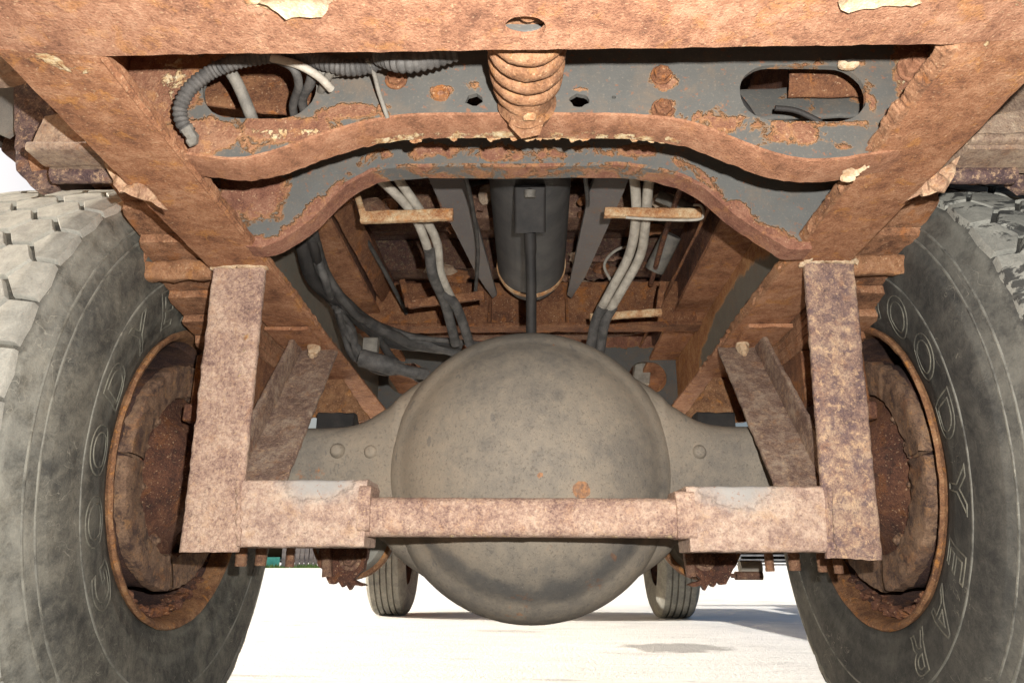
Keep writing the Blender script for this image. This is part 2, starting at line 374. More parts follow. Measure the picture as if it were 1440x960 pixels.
def slab(bm, outer, holes, to3d, nrm, th, step=.009, jit=.001, relief=.0006, thicken_back=True):
    """plate with real thickness, ragged edges and uneven faces. outer/holes in 2-D, to3d maps to space"""
    loops = [resample(l, step, jit, i * 5.1) for i, l in enumerate([outer] + holes)]
    V = []; E = []
    for l in loops:
        b = len(V); V += l; E += [(b + i, b + (i + 1) % len(l)) for i in range(len(l))]
    nb = len(V); lp = [[(p.x, p.y) for p in l] for l in loops]
    xs = [p.x for p in loops[0]]; ys = [p.y for p in loops[0]]
    y = min(ys) + step * .5; row = 0
    while y < max(ys):
        x = min(xs) + step * (.5 if row % 2 else .9)
        while x < max(xs):
            if inpoly((x, y), lp[0]) and not any(inpoly((x, y), h) for h in lp[1:]):
                V.append(Vector((x, y)))
            x += step
        y += step; row += 1
    vo, eo, fo_, _, _, _ = delaunay_2d_cdt([Vector((v[0], v[1])) for v in V], E, [], 0, 1e-6)
    N = Vector(nrm).normalized(); front = []; back = []
    for v in vo:
        p = Vector(to3d(v.x, v.y)); d = nz(p, 55, 2) + .5 * nz(p, 180, 6)
        front.append(bm.verts.new(p + N * d * relief)); back.append(bm.verts.new(p - N * th))
    ecount = {}
    for f in fo_:
        c = (sum(vo[i].x for i in f) / len(f), sum(vo[i].y for i in f) / len(f))
        if not inpoly(c, lp[0]) or any(inpoly(c, h) for h in lp[1:]): continue
        try:
            bm.faces.new([front[i] for i in f]); bm.faces.new([back[i] for i in reversed(f)])
        except ValueError: continue
        for i in range(len(f)):
            e = (f[i], f[(i + 1) % len(f)]); ecount[e] = 1
    for (a, b) in list(ecount):
        if (b, a) not in ecount:
            bm.faces.new((front[b], front[a], back[a], back[b]))
    bmesh.ops.delete(bm, geom=[v for v in bm.verts if not v.link_faces], context='VERTS')
def blobs(lst, key=lambda c: (c.x, c.z), base=0.0):
    """soft patches: (u, v, radius_u, radius_v, strength)"""
    def f(c):
        u, v = key(c); s = base
        for (a, b, ra, rb, k) in lst:
            d = math.hypot((u - a) / ra, (v - b) / rb)
            if d < 1.6: s = max(s, base + k * max(0, min(1, 1.6 - d)))
        return s
    return f
def B(): return bmesh.new()
def empty(name, loc, parent=None, local=False):
    o = bpy.data.objects.new(name, None); scene.collection.objects.link(o); o.location = loc; o.empty_display_size = .1
    if parent is not None: o.parent = parent
    if local: o['_local'] = 1
    return o
def tag(o, label, cat, group=None):
    o['label'] = label; o['category'] = cat
    if group: o['group'] = group
    return o
def bolt(name, c, axis, r, h, parent, mat='stud', washer=1.5, label=None):
    bm = B(); ax = Vector(axis).normalized(); c = Vector(c)
    u = ax.orthogonal().normalized(); v = ax.cross(u)
    def ring(rad, t, n=6, off=0): return [c + ax * t + (u * math.cos(2 * math.pi * k / n + off) + v * math.sin(2 * math.pi * k / n + off)) * rad for k in range(n)]
    rings(bm, [ring(r, 0), ring(r * 1.02, h * .25), ring(r, h * .8), ring(r * .8, h)])
    rings(bm, [ring(r * washer, -.001, 20), ring(r * washer, .0015, 20), ring(r * washer * .94, .0022, 20)])
    rings(bm, [ring(r * .5, h, 10), ring(r * .5, h * 1.25, 10), ring(r * .38, h * 1.4, 10)])
    rough_bm(bm, .0007, 130)
    return obj(name, bm, mat, parent, label=label)
def weldbead(name, pts, r, parent, mat='weld', label=None):
    bm = B(); tube(bm, pts, r, 8, 6, resamp=.004, amp=r * .9)
    rough_bm(bm, r * .6, 170)
    return obj(name, bm, mat, parent, label=label)

# ------------------------------------------------------------------ the setting
bm = B()
gx = [-400, -100, -30, -10, -4, -2, 0, 2, 4, 10, 30, 100, 400]; gy = [-60, -10, -3, 0, 2, 4, 6, 9, 14, 25, 45, 90, 200, 700]
grid = [[bm.verts.new((x, y, 0)) for x in gx] for y in gy]
for i in range(len(gy) - 1):
    for j in range(len(gx) - 1): bm.faces.new((grid[i][j], grid[i][j + 1], grid[i + 1][j + 1], grid[i + 1][j]))
obj('ground', bm, 'ground', kind='structure')

# far fence of boards, turquoise panel, guard rail
def far_fence():
    e = empty('board_fence', (-12, 46, 0)); tag(e, 'weathered grey board fence at the far edge of the yard, behind the left wheel', 'fence')
    x = -21.0; protos = []
    for k in range(3):
        bm = B(); box(bm, -.12, .12, -.015, .015, 0.03, 1.75 + .06 * k)
        me = bpy.data.meshes.new('board'); bm.to_mesh(me); bm.free(); me.materials.append(M['fence']); protos.append(me)
    while x < -3.5:
        if not (-16.4 < x < -14.9):
            o = bpy.data.objects.new('board', random.choice(protos)); scene.collection.objects.link(o); o.parent = e
            o.location = (x + 12, random.uniform(-.02, .02), 0); o.rotation_euler = (0, R(random.uniform(-1, 1)), 0)
        x += .275
    bm = B(); box(bm, -21, -3.5, 46.03, 46.09, .4, .5); box(bm, -21, -3.5, 46.03, 46.09, 1.3, 1.4); obj('fence_rail', bm, 'fence', e)
    bm = B(); box(bm, -16.4, -14.9, 45.9, 46.0, .03, .62); p = obj('turquoise_panel', bm, 'teal', e, label='turquoise panel low in the grey fence')
far_fence()
bm = B()
for k in range(900):
    x = random.uniform(-21, -3); y = 45.4 + random.uniform(-.3, .3); h = random.uniform(.08, .3); w = .05
    v = [bm.verts.new((x - w, y, 0)), bm.verts.new((x + w, y, 0)), bm.verts.new((x + random.uniform(-.1, .1), y, h))]; bm.faces.new(v)
tag(obj('grass', bm, 'grass', kind='stuff'), 'thin green grass along the foot of the far board fence', 'grass')
e = empty('guard_rail', (18, 44, 0)); tag(e, 'grey metal railing far across the yard behind the right wheel', 'railing')
for i in range(9):
    bm = B(); box(bm, 12 + i * 1.5, 12.08 + i * 1.5, 44, 44.06, 0, 1.3); obj('post', bm, 'galv', e)
for z in (.15, .4, .65, .9, 1.2):
    bm = B(); box(bm, 11.8, 24.3, 43.95, 44.0, z, z + .1); obj('rail', bm, 'galv', e)

# ------------------------------------------------------------------ the truck
truck = empty('truck', (0, 2.6, 0))
tag(truck, 'rusty truck seen from low behind, with grey axle, dusty tyres and underrun bar', 'truck')
def zr(Y): return .732 - .035 * (Y - .51)

# frame rails: C section, bottom flange inward
def rail(s):
    bm = B(); rs = []
    prof = [(.435, 0), (.428, -.001), (.40, 0), (.375, 0), (.354, .0005), (.350, .003), (.351, .008), (.375, .009), (.40, .009), (.425, .010), (.428, .014),
            (.428, .06), (.428, .11), (.428, .16), (.428, .205), (.35, .205), (.35, .215), (.435, .215), (.435, .16), (.435, .11), (.435, .06), (.435, .006)]
    Y = .503; n = 0
    while Y < 6.0:
        st = .010 if Y < 1.9 else .12
        rs.append([(s * x, Y, zr(Y) + z) for x, z in prof]); Y += st
    L = rings(bm, rs)
    for ring in L:
        for i, v in enumerate(ring):
            c = v.co.copy()
            if c.y > 2: continue
            v.co.z += nz(c, 45, 2) * .0009 + nz(c, 200, 4) * .0006
            if i in (3, 4, 5, 6): v.co.x += s * (nz(c, 120, 8) * .0016 + nz(c, 400, 3) * .001)
            if i in (0, 1, 21): v.co.x += s * (nz(c, 60, 5) * .0008)
    pl = []
    if s < 0: pl = [(-.405, .510, .016, .014, .66), (-.385, .53, .012, .014, .62), (-.37, .525, .006, .012, .5), (-.395, .635, .008, .008, .45)]
    else: pl = [(.385, .475, .007, .035, .75), (.37, .505, .006, .03, .7), (.40, .60, .008, .01, .4)]
    inside = blobs([(s * .43, y_, .1, .15, .4) for y_ in ()], base=.2)
    return obj('frame_rail', bm, 'rail', truck, pale=blobs(pl, key=lambda c: (c.x, c.y)), smooth=50,
               label='%s rusty frame rail running forward above the %s wheel' % (('left', 'left') if s < 0 else ('right', 'right')))
rl, rr_ = rail(-1), rail(1)

# inside face liner of each rail (the painted web), 3 mm proud of the rail
def rail_web(s, parent):
    bm = B()
    pts = [(.93, zr(.93) + .013), (2.6, zr(2.6) + .013), (2.6, zr(2.6) + .2), (.93, zr(.93) + .2)]
    slab(bm, pts, [], lambda u, v: (s * .4245, u, v), (-s, 0, 0), .002, step=.02, jit=0)
    def wear(c):
        u = (c.y - .93) / 1.2; v = (c.z - zr(c.y)) / .2
        if s > 0:
            d = math.hypot((c.y - 1.45) / .42, (v - .42) / .6); return .80 - 1.5 * max(0, 1 - d)
        return .1 + .55 * max(0, min(1, 1.2 - v * 1.6)) + .2 * max(0, v - .8)
    obj('rail_web', bm, 'railweb', parent, wear=wear, label='grey painted inner side of the rail with yellow brown rust')
rail_web(-1, rl); rail_web(1, rr_)

# rear cross member (its underside is the broad pink strip across the top)
bm = B()
hc = at(738, 36, Z=.734)
hole = [(hc.x + .0165 * math.cos(a), hc.y + .0120 * math.sin(a)) for a in [2 * math.pi * k / 28 for k in range(28)]]
slab(bm, [(-.62, .25), (.62, .25), (.62, .42), (.437, .42), (.437, .505), (.352, .511), (.346, .512), (-.346, .512), (-.352, .511), (-.437, .505), (-.437, .42), (-.62, .42)], [hole], lambda u, v: (u, v, zr(v) - .0006), (0, 0, -1), .006, jit=.0006, relief=.0009)
tm = obj('rear_crossmember', bm, 'tail', truck, pale=blobs([(-.185, .452, .026, .012, .9), (.262, .452, .02, .010, .9), (.29, .452, .014, .01, .8), (.372, .46, .01, .03, .4)], key=lambda c: (c.x, c.y)),
         label='broad rusty rear cross member with a small round hole in the middle')
bm = B(); box(bm, -.62, .62, .25, .258, .736, .93); obj('rear_web', bm, 'tail', truck)
bm = B()
lathe(bm, [(0, 0), (.007, 0), (.009, .004), (.009, .012)], hc + Vector((.003, .004, .012)), (0, 0, 1), 14); obj('hole_bolt', bm, 'coil', tm)
bm = B(); box(bm, -.03, .03, hc.y - .03, hc.y + .03, .757, .763); rough_bm(bm, .003, 60); obj('backing_plate', bm, 'coil', tm)
# peeled paint patches under the rear cross member
def flake(name, c, w, h, nrm, parent, mat='scale', seed=0, th=.0015, label=None, curl=.004):
    rnd = random.Random(seed); k = 18; pts = []
    for i in range(k):
        a = 2 * math.pi * i / k; q = 1 + .45 * noise.noise(Vector((math.cos(a) * 1.3 + seed, math.sin(a) * 1.3, seed * .7))) + rnd.uniform(-.10, .08); pts.append((w / 2 * q * math.cos(a), h / 2 * q * math.sin(a)))
    n = Vector(nrm).normalized(); u = Vector((1, 0, 0)) if abs(n.x) < .8 else Vector((0, 1, 0)); u = (u - n * u.dot(n)).normalized(); v = n.cross(u)
    bm = B(); c = Vector(c)
    slab(bm, pts, [], lambda a, b: c + u * a + v * b + n * curl * ((a / w * 2) ** 2 + (b / h * 2) ** 2), n, th, step=max(.004, w / 14), jit=.001, relief=.001)
    return obj(name, bm, mat, parent, label=label, pale=lambda c: .2)
flake('paint_flake', at(422, 2, Z=.7300), .050, .026, (0, 0, -1), tm, 'weld', 3, .0006, label='peeling cream paint flake at top left')
flake('paint_flake', at(1230, -4, Z=.7300), .056, .024, (0, 0, -1), tm, 'weld', 5, .0006, label='peeling cream paint flake at top right')

# ---- crossmember A: grey web with two long oval holes, curved bottom flange
YA = .67
top_pts = [(150, 200), (220, 212), (260, 217), (333, 227), (383, 217), (433, 197), (480, 182), (527, 170), (577, 163), (740, 162), (880, 163), (960, 170), (1010, 188), (1070, 213), (1120, 227), (1177, 227), (1227, 217), (1290, 208), (1350, 200)]
curve = [at(x, y, Y=YA) for x, y in top_pts]
def zc(X):
    for a, b in zip(curve, curve[1:]):
        if a.x <= X <= b.x:
            t = (X - a.x) / (b.x - a.x); return a.z + (b.z - a.z) * (t * t * (3 - 2 * t) * .3 + t * .7)
    return curve[0].z if X < 0 else curve[-1].z
def zcs(X): return sum(zc(X + d * .012) for d in (-1.5, -1, -.5, 0, .5, 1, 1.5)) / 7
def stadium(x0, x1, y0, y1, Y, n=14):
    a, b = at(x0, (y0 + y1) / 2, Y=Y), at(x1, (y0 + y1) / 2, Y=Y); r = (at(x0, y0, Y=Y).z - at(x0, y1, Y=Y).z) / 2; P = []
    for k in range(n + 1):
        t = R(90 + 180 * k / n); P.append((a.x + r + r * math.cos(t), a.z + r * math.sin(t)))
    for k in range(n + 1):
        t = R(-90 + 180 * k / n); P.append((b.x - r + r * math.cos(t), b.z + r * math.sin(t)))
    return P
def circ(px, py, rpx, Y, n=16, ry=None, jag=0, seed=1):
    c = at(px, py, Y=Y); e = at(px + rpx, py, Y=Y).x - c.x; rnd = random.Random(seed)
    return [(c.x + e * (1 + rnd.uniform(-jag, jag)) * math.cos(2 * math.pi * k / n), c.z + e * (ry or 1) * (1 + rnd.uniform(-jag, jag)) * math.sin(2 * math.pi * k / n)) for k in range(n)]
xs = [-.426 + .852 * i / 70 for i in range(71)]
outer = [(x, zcs(x) + .002) for x in xs] + [(.426, .925), (-.426, .925)]
holes = [stadium(285, 445, 84, 166, YA), stadium(1040, 1218, 92, 170, YA), circ(667, 140, 13, YA, 14, .72, .2, 4), circ(815, 141, 14, YA, 14, .75, .2, 9), circ(863, 137, 3, YA, 8)]
bm = B(); slab(bm, outer, holes, lambda u, v: (u, YA, v), (0, -1, 0), .006, jit=.0006)
def px2(x, y, rx, ry, k, Y=YA):
    p = at(x, y, Y=Y); return (p.x, p.z, rx / FPX * .8, ry / FPX * .9, k)
wA = blobs([px2(235, 110, 44, 70, .95), px2(190, 130, 50, 80, .95), px2(300, 190, 90, 24, .75), px2(400, 180, 80, 18, .75), px2(500, 158, 55, 14, .7), px2(365, 76, 90, 7, .6), px2(560, 113, 12, 12, .85), px2(620, 132, 12, 10, .85), px2(668, 122, 12, 5, .8), px2(815, 124, 14, 5, .7),
            px2(930, 112, 16, 14, .85), px2(932, 155, 16, 12, .85), px2(1105, 100, 24, 12, .6), px2(1130, 88, 70, 6, .55), px2(1222, 130, 7, 42, .62), px2(1130, 176, 95, 6, .62), px2(985, 165, 30, 10, .62), px2(1045, 175, 50, 12, .62), px2(1110, 190, 60, 14, .6), px2(1290, 110, 26, 70, .9), px2(1185, 205, 20, 8, .5), px2(1038, 108, 7, 6, .7), px2(1015, 148, 7, 6, .6)])
pA = blobs([px2(250, 105, 26, 34, .55), px2(255, 160, 20, 20, .45), px2(390, 186, 70, 10, .48), px2(1272, 140, 10, 60, .5), px2(480, 160, 30, 6, .4)])
ca = obj('crossmember', bm, 'web', truck, wear=wA, pale=pA, label='grey painted cross member with two long oval holes and rust patches')
# its bottom flange
bm = B(); rs = []
for i in range(150):
    x = -.42 + .84 * i / 149; z = zcs(x); sl = (zcs(x + .004) - zcs(x - .004)) / .008; nx, nzv = -sl / math.hypot(sl, 1), 1 / math.hypot(sl, 1)
    ed = abs(nz((x, 0, 0), 160, 4)) * .004 + abs(nz((x, 0, 0), 420, 9)) * .003
    P = [(YA - .0035, .0012), (YA - .003, -.0015), (YA + .004, -.0035), (YA + .015, -.004), (YA + .028, -.004), (YA + .038 - ed, -.004), (YA + .039 - ed, -.0005), (YA + .028, .001), (YA + .015, .001), (YA + .003, .001)]
    rs.append([(x + nx * q, y, z + nzv * q + nz((x, y, z), 90, 2) * .0006) for y, q in P])
rings(bm, rs)
fl_ = obj('curved_flange', bm, 'flange', ca, pale=lambda c: (.50 if abs(c.x) < .17 else .18) if c.y > YA + .026 else 0, label='curved rusty bottom flange of the grey cross member')
# flaking orange scale along the flange front edge
rnd = random.Random(11)
for i in range(46):
    px = rnd.uniform(500, 935); q = at(px, 190 + rnd.uniform(-2, 4), Y=YA + .041)
    flake('rust_flake', (q.x, q.y - .001, q.z - .001), rnd.uniform(.007, .018), rnd.uniform(.006, .013), (rnd.uniform(-.4, .4), -1, rnd.uniform(-.7, .1)), ca, 'clip', i, .001, curl=.002)
# bolts and stains on the web
for px, py, r in ((557, 112, .0095), (930, 106, .009), (932, 154, .0095)):
    bolt('bolt', at(px, py, Y=YA - .001), (0, -1, 0), r, .008, ca, 'cross', 1.25)
for px, py, r in ((620, 132, .006),):
    bm = B(); lathe(bm, [(.0035, -.001), (.004, -.003), (.009, -.003), (.010, .001)], at(px, py, Y=YA), (0, 1, 0), 18, .0006, s=200); obj('rusted_rivet', bm, 'cross', ca)

# ---- plate B: arched grey plate behind
YB = .87
arch = [(330, 380), (377, 345), (427, 317), (480, 267), (513, 247), (540, 238), (620, 234), (740, 235), (867, 233), (915, 238), (960, 250), (993, 267), (1027, 297), (1060, 320), (1093, 340), (1108, 350), (1140, 375)]
ap = [at(x, y, Y=YB) for x, y in arch]
low = [(p.x, p.z) for p in ap]; low[0] = (-.36, low[1][1] - .001); low[-1] = (.36, low[-2][1] - .001)
low2 = []
for i in range(len(low) - 1):
    for k in range(4):
        t = k / 4; P0 = low[max(i - 1, 0)]; P1 = low[i]; P2 = low[i + 1]; P3 = low[min(i + 2, len(low) - 1)]
        low2.append(tuple(.5 * (2 * P1[j] + (P2[j] - P0[j]) * t + (2 * P0[j] - 5 * P1[j] + 4 * P2[j] - P3[j]) * t * t + (3 * P1[j] - P0[j] - 3 * P2[j] + P3[j]) * t ** 3) for j in (0, 1)))
low2.append(low[-1])
bm = B(); slab(bm, low2 + [(.36, .735), (.426, .735), (.426, .91), (-.426, .91), (-.426, .735), (-.36, .735)], [], lambda u, v: (u, YB, v), (0, -1, 0), .007, jit=.0015, relief=.0012)
def wB(c):
    d = min(math.hypot(c.x - a, c.z - b) for a, b in low2); leg = min(1, max(0, (abs(c.x) - .20) / .06))
    w = (.95 - d / .030) * leg * 1.05 + (1 - leg) * (.60 - abs(d - .024) / .04)
    e = math.hypot((c.x + .36) / .05, (c.z - .80) / .05); w = max(w, .9 * (1.5 - e))
    return max(0, min(1, w))
cb = obj('arched_plate', bm, 'arch', truck, wear=wB, label='arched grey plate with rust eating its lower edge, below the cross member')
bm = B(); rs = []
for i, (x, z) in enumerate(resample(low2, .006, 0)[:-1] if False else [low2[k] for k in range(len(low2))]):
    a = low2[max(i - 1, 0)]; b = low2[min(i + 1, len(low2) - 1)]; tx, tz = b[0] - a[0], b[1] - a[1]; l = math.hypot(tx, tz); nx, n2 = -tz / l, tx / l
    rs.append([(x + nx * q, y + nz((x, y, z), 160, 3) * .002, z + n2 * q + nz((x, y, z), 160, 8) * .0014) for y, q in ((YB - .002, -.001), (YB + .03, -.001), (YB + .03, .004), (YB - .002, .004))])
rings(bm, rs)
obj('arch_lip', bm, 'arch', cb, wear=lambda c: .5 + .5 * min(1, max(0, (abs(c.x) - .18) / .06)), label='turned lip along the arch')

# ---- coil spring of the towing hitch
hitch = empty('tow_hitch_spring', (0, 0, 0)); hitch.parent = truck; hitch.location = -truck.location; hitch['_local'] = 1
hitch['label'] = 'rusty coil spring of the towing hitch in the middle of the cross member'
bm = B(); pts = []
for i in range(5 * 28 + 1):
    a = 2 * math.pi * i / 28; t = i / (5 * 28); rad = .0285 * (1 - .10 * max(0, t - .7) / .3)
    pts.append((.0015 + rad * math.sin(a), .525 + .118 * t, .779 + .012 * t - rad * math.cos(a)))
tube(bm, pts, .0086, 12, 0, amp=.0012); obj('coil', bm, 'coil', hitch, pale=lambda c: .12)
bm = B(); lathe(bm, [(.0, .0), (.026, 0), (.031, .006), (.031, .016), (.02, .02)], (.0015, .512, .777), (0, 1, 0), 32, .001); obj('end_washer', bm, 'web', hitch)
bm = B(); lathe(bm, [(.0, -.06), (.022, -.06), (.024, .0), (.026, .055), (.030, .06), (.026, .072), (.014, .074), (0, .074)], (.0015, .60, .783), (0, 1, 0), 32, .0012); obj('shaft', bm, 'coil', hitch)
bm = B(); lathe(bm, [(0, -.014), (.012, -.014), (.019, -.008), (.021, .0), (.019, .013), (0, .013)], (.0015, .664, .770), (0, -.55, -1), 6, .001); obj('castle_nut', bm, 'coil', hitch)
bm = B(); lathe(bm, [(0, 0), (.006, 0), (.0075, .004), (.0075, .014)], at(744, 170, Y=.650), (0, -.5, .9), 10, .0006); obj('split_pin', bm, 'clip', hitch)

# ---- conduits over the cross member
def hose(name, pts, r, mat, ribs=0, label=None, n=12, parent=truck, amp=0):
    bm = B(); tube(bm, pts, r, n, 8, ribs=ribs, amp=amp); return obj(name, bm, mat, parent, label=label)
A_ = lambda x, y, Y: at(x, y, Y=Y)
hose('corrugated_conduit', [A_(266, 186, .645), A_(256, 172, .64), A_(254, 150, .635), A_(268, 124, .63), A_(296, 102, .63), A_(330, 88, .625), A_(375, 80, .63), A_(430, 74, .65)], .0076, 'hose_dark', .0048, 'grey corrugated conduit looping down at the left')
hose('corrugated_conduit', [A_(425, 76, .64), A_(455, 88, .63), A_(490, 96, .63), A_(520, 92, .63), A_(548, 80, .63)], .0085, 'hose_dark', .0050, 'dark corrugated conduit along the top')
hose('corrugated_conduit', [A_(535, 78, .61), A_(565, 88, .60), A_(600, 84, .60), A_(640, 72, .60)], .0105, 'hose_dark', .0062, 'thick black corrugated conduit next to the coil spring')
hose('pipe', [A_(320, 95, .66), A_(335, 120, .675), A_(352, 160, .69), A_(360, 185, .72)], .0066, 'hose_grey', 0, 'dark grey pipe running into the left oval hole')
hose('cable', [A_(340, 82, .63), A_(380, 82, .63), A_(420, 92, .63), A_(448, 108, .635), A_(466, 126, .65)], .0042, 'hose_pale', 0, 'pale cable over the left oval hole')
hose('cable', [A_(390, 84, .64), A_(412, 96, .64), A_(420, 120, .66), A_(412, 150, .70), A_(418, 180, .74)], .0045, 'hose_dark')
hose('cable', [A_(440, 95, .64), A_(436, 118, .66), A_(425, 140, .69), A_(432, 170, .73)], .0052, 'hose_dark')
hose('cable', [A_(466, 100, .64), A_(455, 120, .66), A_(446, 142, .69), A_(430, 165, .72)], .0045, 'hose_grey')
hose('cable', [A_(398, 86, .645), A_(430, 98, .65), A_(470, 104, .65), A_(510, 90, .64)], .0038, 'hose_grey')
hose('cable_tie', [A_(516, 84, .62), A_(526, 104, .635), A_(533, 130, .65), A_(545, 166, .667)], .0024, 'hose_grey', 0, 'thin grey strap hanging from the conduits')
bm = B(); tube(bm, [A_(262, 180, .64), A_(270, 192, .645), A_(268, 199, .65)], .006, 8, 4, amp=.003); obj('torn_conduit_end', bm, 'hose_grey', truck)
# dark beam above the gap
bm = B(); box(bm, -.42, .42, .53, .60, .905, .935); obj('upper_beam', bm, 'black', truck)

# things seen through the oval holes
bm = B(); beam(bm, A_(270, 110, .76), A_(470, 135, .76), .08, .006, (0, .2, 1), amp=.002); obj('inner_bracket', bm, 'cross', truck, label='rusty bracket behind the left oval hole')
bm = B(); beam(bm, A_(1010, 150, .77), A_(1260, 140, .77), .055, .006, (0, .3, 1), amp=.001); obj('inner_bracket', bm, 'web', truck, wear=lambda c: .25, label='grey bracket behind the right oval hole')
bm = B(); beam(bm, A_(1110, 100, .74), A_(1250, 100, .74), .06, .006, (0, -.5, 1), amp=.002); obj('inner_gusset', bm, 'cross', truck)
hose('cable', [A_(1030, 128, .72), A_(1048, 150, .72), A_(1060, 168, .72)], .004, 'black')
hose('cable', [A_(1090, 152, .71), A_(1120, 156, .71), A_(1155, 172, .71)], .003, 'black')
# lump of rust and thick bolt at the right end of the web
bolt('bolt', A_(1284, 97, YA - .006), (0, -1, 0), .015, .012, ca, 'flange', 1.1, label='large rusty bolt at the right end of the cross member')
flake('rust_flake', A_(1190, 95, .665), .022, .012, (0, -1, 0), ca, 'weld', 31)
flake('rust_flake', A_(1312, 84, .66), .02, .014, (0, -1, -.2), ca, 'hanger', 32)

# long delaminated strip along the inner edge of the right rail, thin one on the left
def strip(name, s, y0, y1, w, parent, mat, seed, label):
    bm = B(); rs = []; n = 130
    for i in range(n + 1):
        Y = y0 + (y1 - y0) * i / n; z = zr(Y); e = nz((0, Y, 0), 60, seed) * .003 + nz((0, Y, 0), 240, seed) * .0018; taper = min(1, i / 6, (n - i) / 25)
        x0 = .3535; d = w * taper + .001; lift = .004 + .003 * nz((0, Y, 0), 30, seed)
        rs.append([(s * x0, Y, z - .0012), (s * (x0 - d * .5 + e * .5), Y, z + .001 - lift * .2), (s * (x0 - d + e), Y, z + .006 + lift), (s * (x0 - d + e + .001), Y, z + .0085 + lift), (s * (x0 - d * .4), Y, z + .006), (s * x0, Y, z + .002)])
    rings(bm, rs); obj(name, bm, mat, parent, label=label)
strip('rust_scale', 1, .515, .66, .009, rr_, 'spring', 3, 'bark like strip of rust peeling off the right rail edge')
strip('rust_scale', 1, .62, 1.3, .006, rr_, 'coil', 7, 'thin peeling rust along the right rail edge')
strip('rust_scale', -1, .515, 1.2, .003, rl, 'rail', 12, 'thin rusty edge of the left rail')
rnd = random.Random(5)
for i in range(26):
    s = 1 if i % 6 else -1; Y = rnd.uniform(.66, 1.45)
    flake('rust_flake', (s * (.349 + rnd.uniform(-.003, .002)), Y, zr(Y) + .002), rnd.uniform(.004, .008), rnd.uniform(.01, .03), (-s * .6, -.2, -.6), rr_ if s > 0 else rl, 'spring', 60 + i, .001, curl=.002)
for i in range(7):
    q = A_(1195 + i * 6 - rnd.uniform(0, 4), 250 - i * 6, .69); flake('rust_flake', q, .016, .010, (-.3, -1, -.5), rr_, 'weld', 90 + i, .0012)

# ------------------------------------------------------------------ underrun bar
bar = empty('underrun_bar', (0, 0, 0)); bar.parent = truck; bar.location = -truck.location; bar['_local'] = 1
bar['label'] = 'rusty rear underrun guard hanging from the frame rails in front of the axle'
YU = .93
def post(s, mat):
    xa, xb = (at(250, 775, Y=YU).x, at(334, 775, Y=YU).x) if s < 0 else (at(1166, 785, Y=YU).x, at(1241, 785, Y=YU).x)
    xc, xd = (at(299, 378, Y=YU).x, at(371, 378, Y=YU).x) if s < 0 else (at(1131, 375, Y=YU).x, at(1205, 375, Y=YU).x)
    zb = at(300, 776 if s < 0 else 786, Y=YU).z; zt = at(300, 377, Y=YU).z
    bm = B()
    beam(bm, ((xa + xb) / 2, YU + .006, zb), ((xc + xd) / 2, YU + .006, zt), (xb - xa + xd - xc) / 2, .012, (1, 0, 0), r=.0045, step=.006, amp=.0013, sub=.007)
    xo, xp = (xa, xc) if s < 0 else (xb, xd)
    beam(bm, (xo - s * .005, YU + .042, zb + .001), (xp - s * .005, YU + .042, zt - .001), .009, .062, (1, 0, 0), r=.003, step=.01, amp=.001)
    pl = blobs([(-.37, .60, .012, .09, .30)] if s < 0 else [(.40, .64, .02, .02, .2)], base=.0)
    o = obj('post', bm, mat, bar, pale=pl, label='%s post of the underrun guard' % ('left' if s < 0 else 'right, purplish'))
    weldbead('weld', [(xc - .004, YU + .006, zt + .002), (xc + .03, YU, zt + .004), (xd + .004, YU + .004, zt + .002)], .0038, bar)
    if s > 0:
        weldbead('weld', [(xc + .0, YU - .002, zt + .006), (xc + .02, YU - .004, zt + .009), (xc + .045, YU + .004, zt + .006)], .005, bar)
    return xa, xb, xc, xd, zt
L_ = post(-1, 'bumper'); Rr = post(1, 'bumper_dark')
def sleeve(x0, y0, x1, y1, s):
    bm = B(); p = at(x0, (y0 + y1) / 2, Y=YU); q = at(x1, (y0 + y1) / 2, Y=YU); a, b = at(x0, y0, Y=YU), at(x0, y1, Y=YU); h = a.z - b.z
    beam(bm, (p.x, YU + .036, (a.z + b.z) / 2), (q.x, YU + .036, (a.z + b.z) / 2), h, .070, (0, 0, 1), r=.005, step=.008, amp=.0010)
    cz = a.z; cx = (p.x + q.x) / 2
    return obj('sleeve', bm, 'bumper_sleeve', bar, wear=lambda c: .60 - 1.25 * max(0, 1 - math.hypot((c.x - cx - s * -.02) / .085, (c.z - cz) / .048)),
               label='square sleeve of the underrun guard, %s' % ('left' if s < 0 else 'right'))
s1 = sleeve(334, 674, 514, 769, -1); s2 = sleeve(968, 683, 1168, 776, 1)
# stepped end collars
for (x0, x1, y0, y1) in ((510, 526, 684, 748), (946, 972, 692, 758)):
    bm = B(); p = at(x0, (y0 + y1) / 2, Y=.955); q = at(x1, (y0 + y1) / 2, Y=.955); h = at(x0, y0, Y=.945).z - at(x0, y1, Y=.945).z
    beam(bm, p, q, h, .056, (0, 0, 1), r=.006, step=.006, amp=.0012); obj('collar', bm, 'bumper', bar)
bm = B(); a = at(505, 727, Y=.955); b = at(975, 729, Y=.955)
beam(bm, a, b, .0475, .046, (0, 0, 1), r=.011, step=.008, amp=.0008)
cen = obj('cross_tube', bm, 'bumper', bar, label='straight middle tube of the underrun guard', pale=lambda c: .38 if c.z < a.z - .021 else 0)
weldbead('weld', [at(336, 676, Y=YU - .001), at(335, 720, Y=YU - .002), at(336, 768, Y=YU - .001)], .0028, bar, 'bumper')
weldbead('weld', [at(1168, 684, Y=YU - .001), at(1169, 730, Y=YU - .002), at(1172, 772, Y=YU - .001)], .0030, bar, 'bumper_dark')
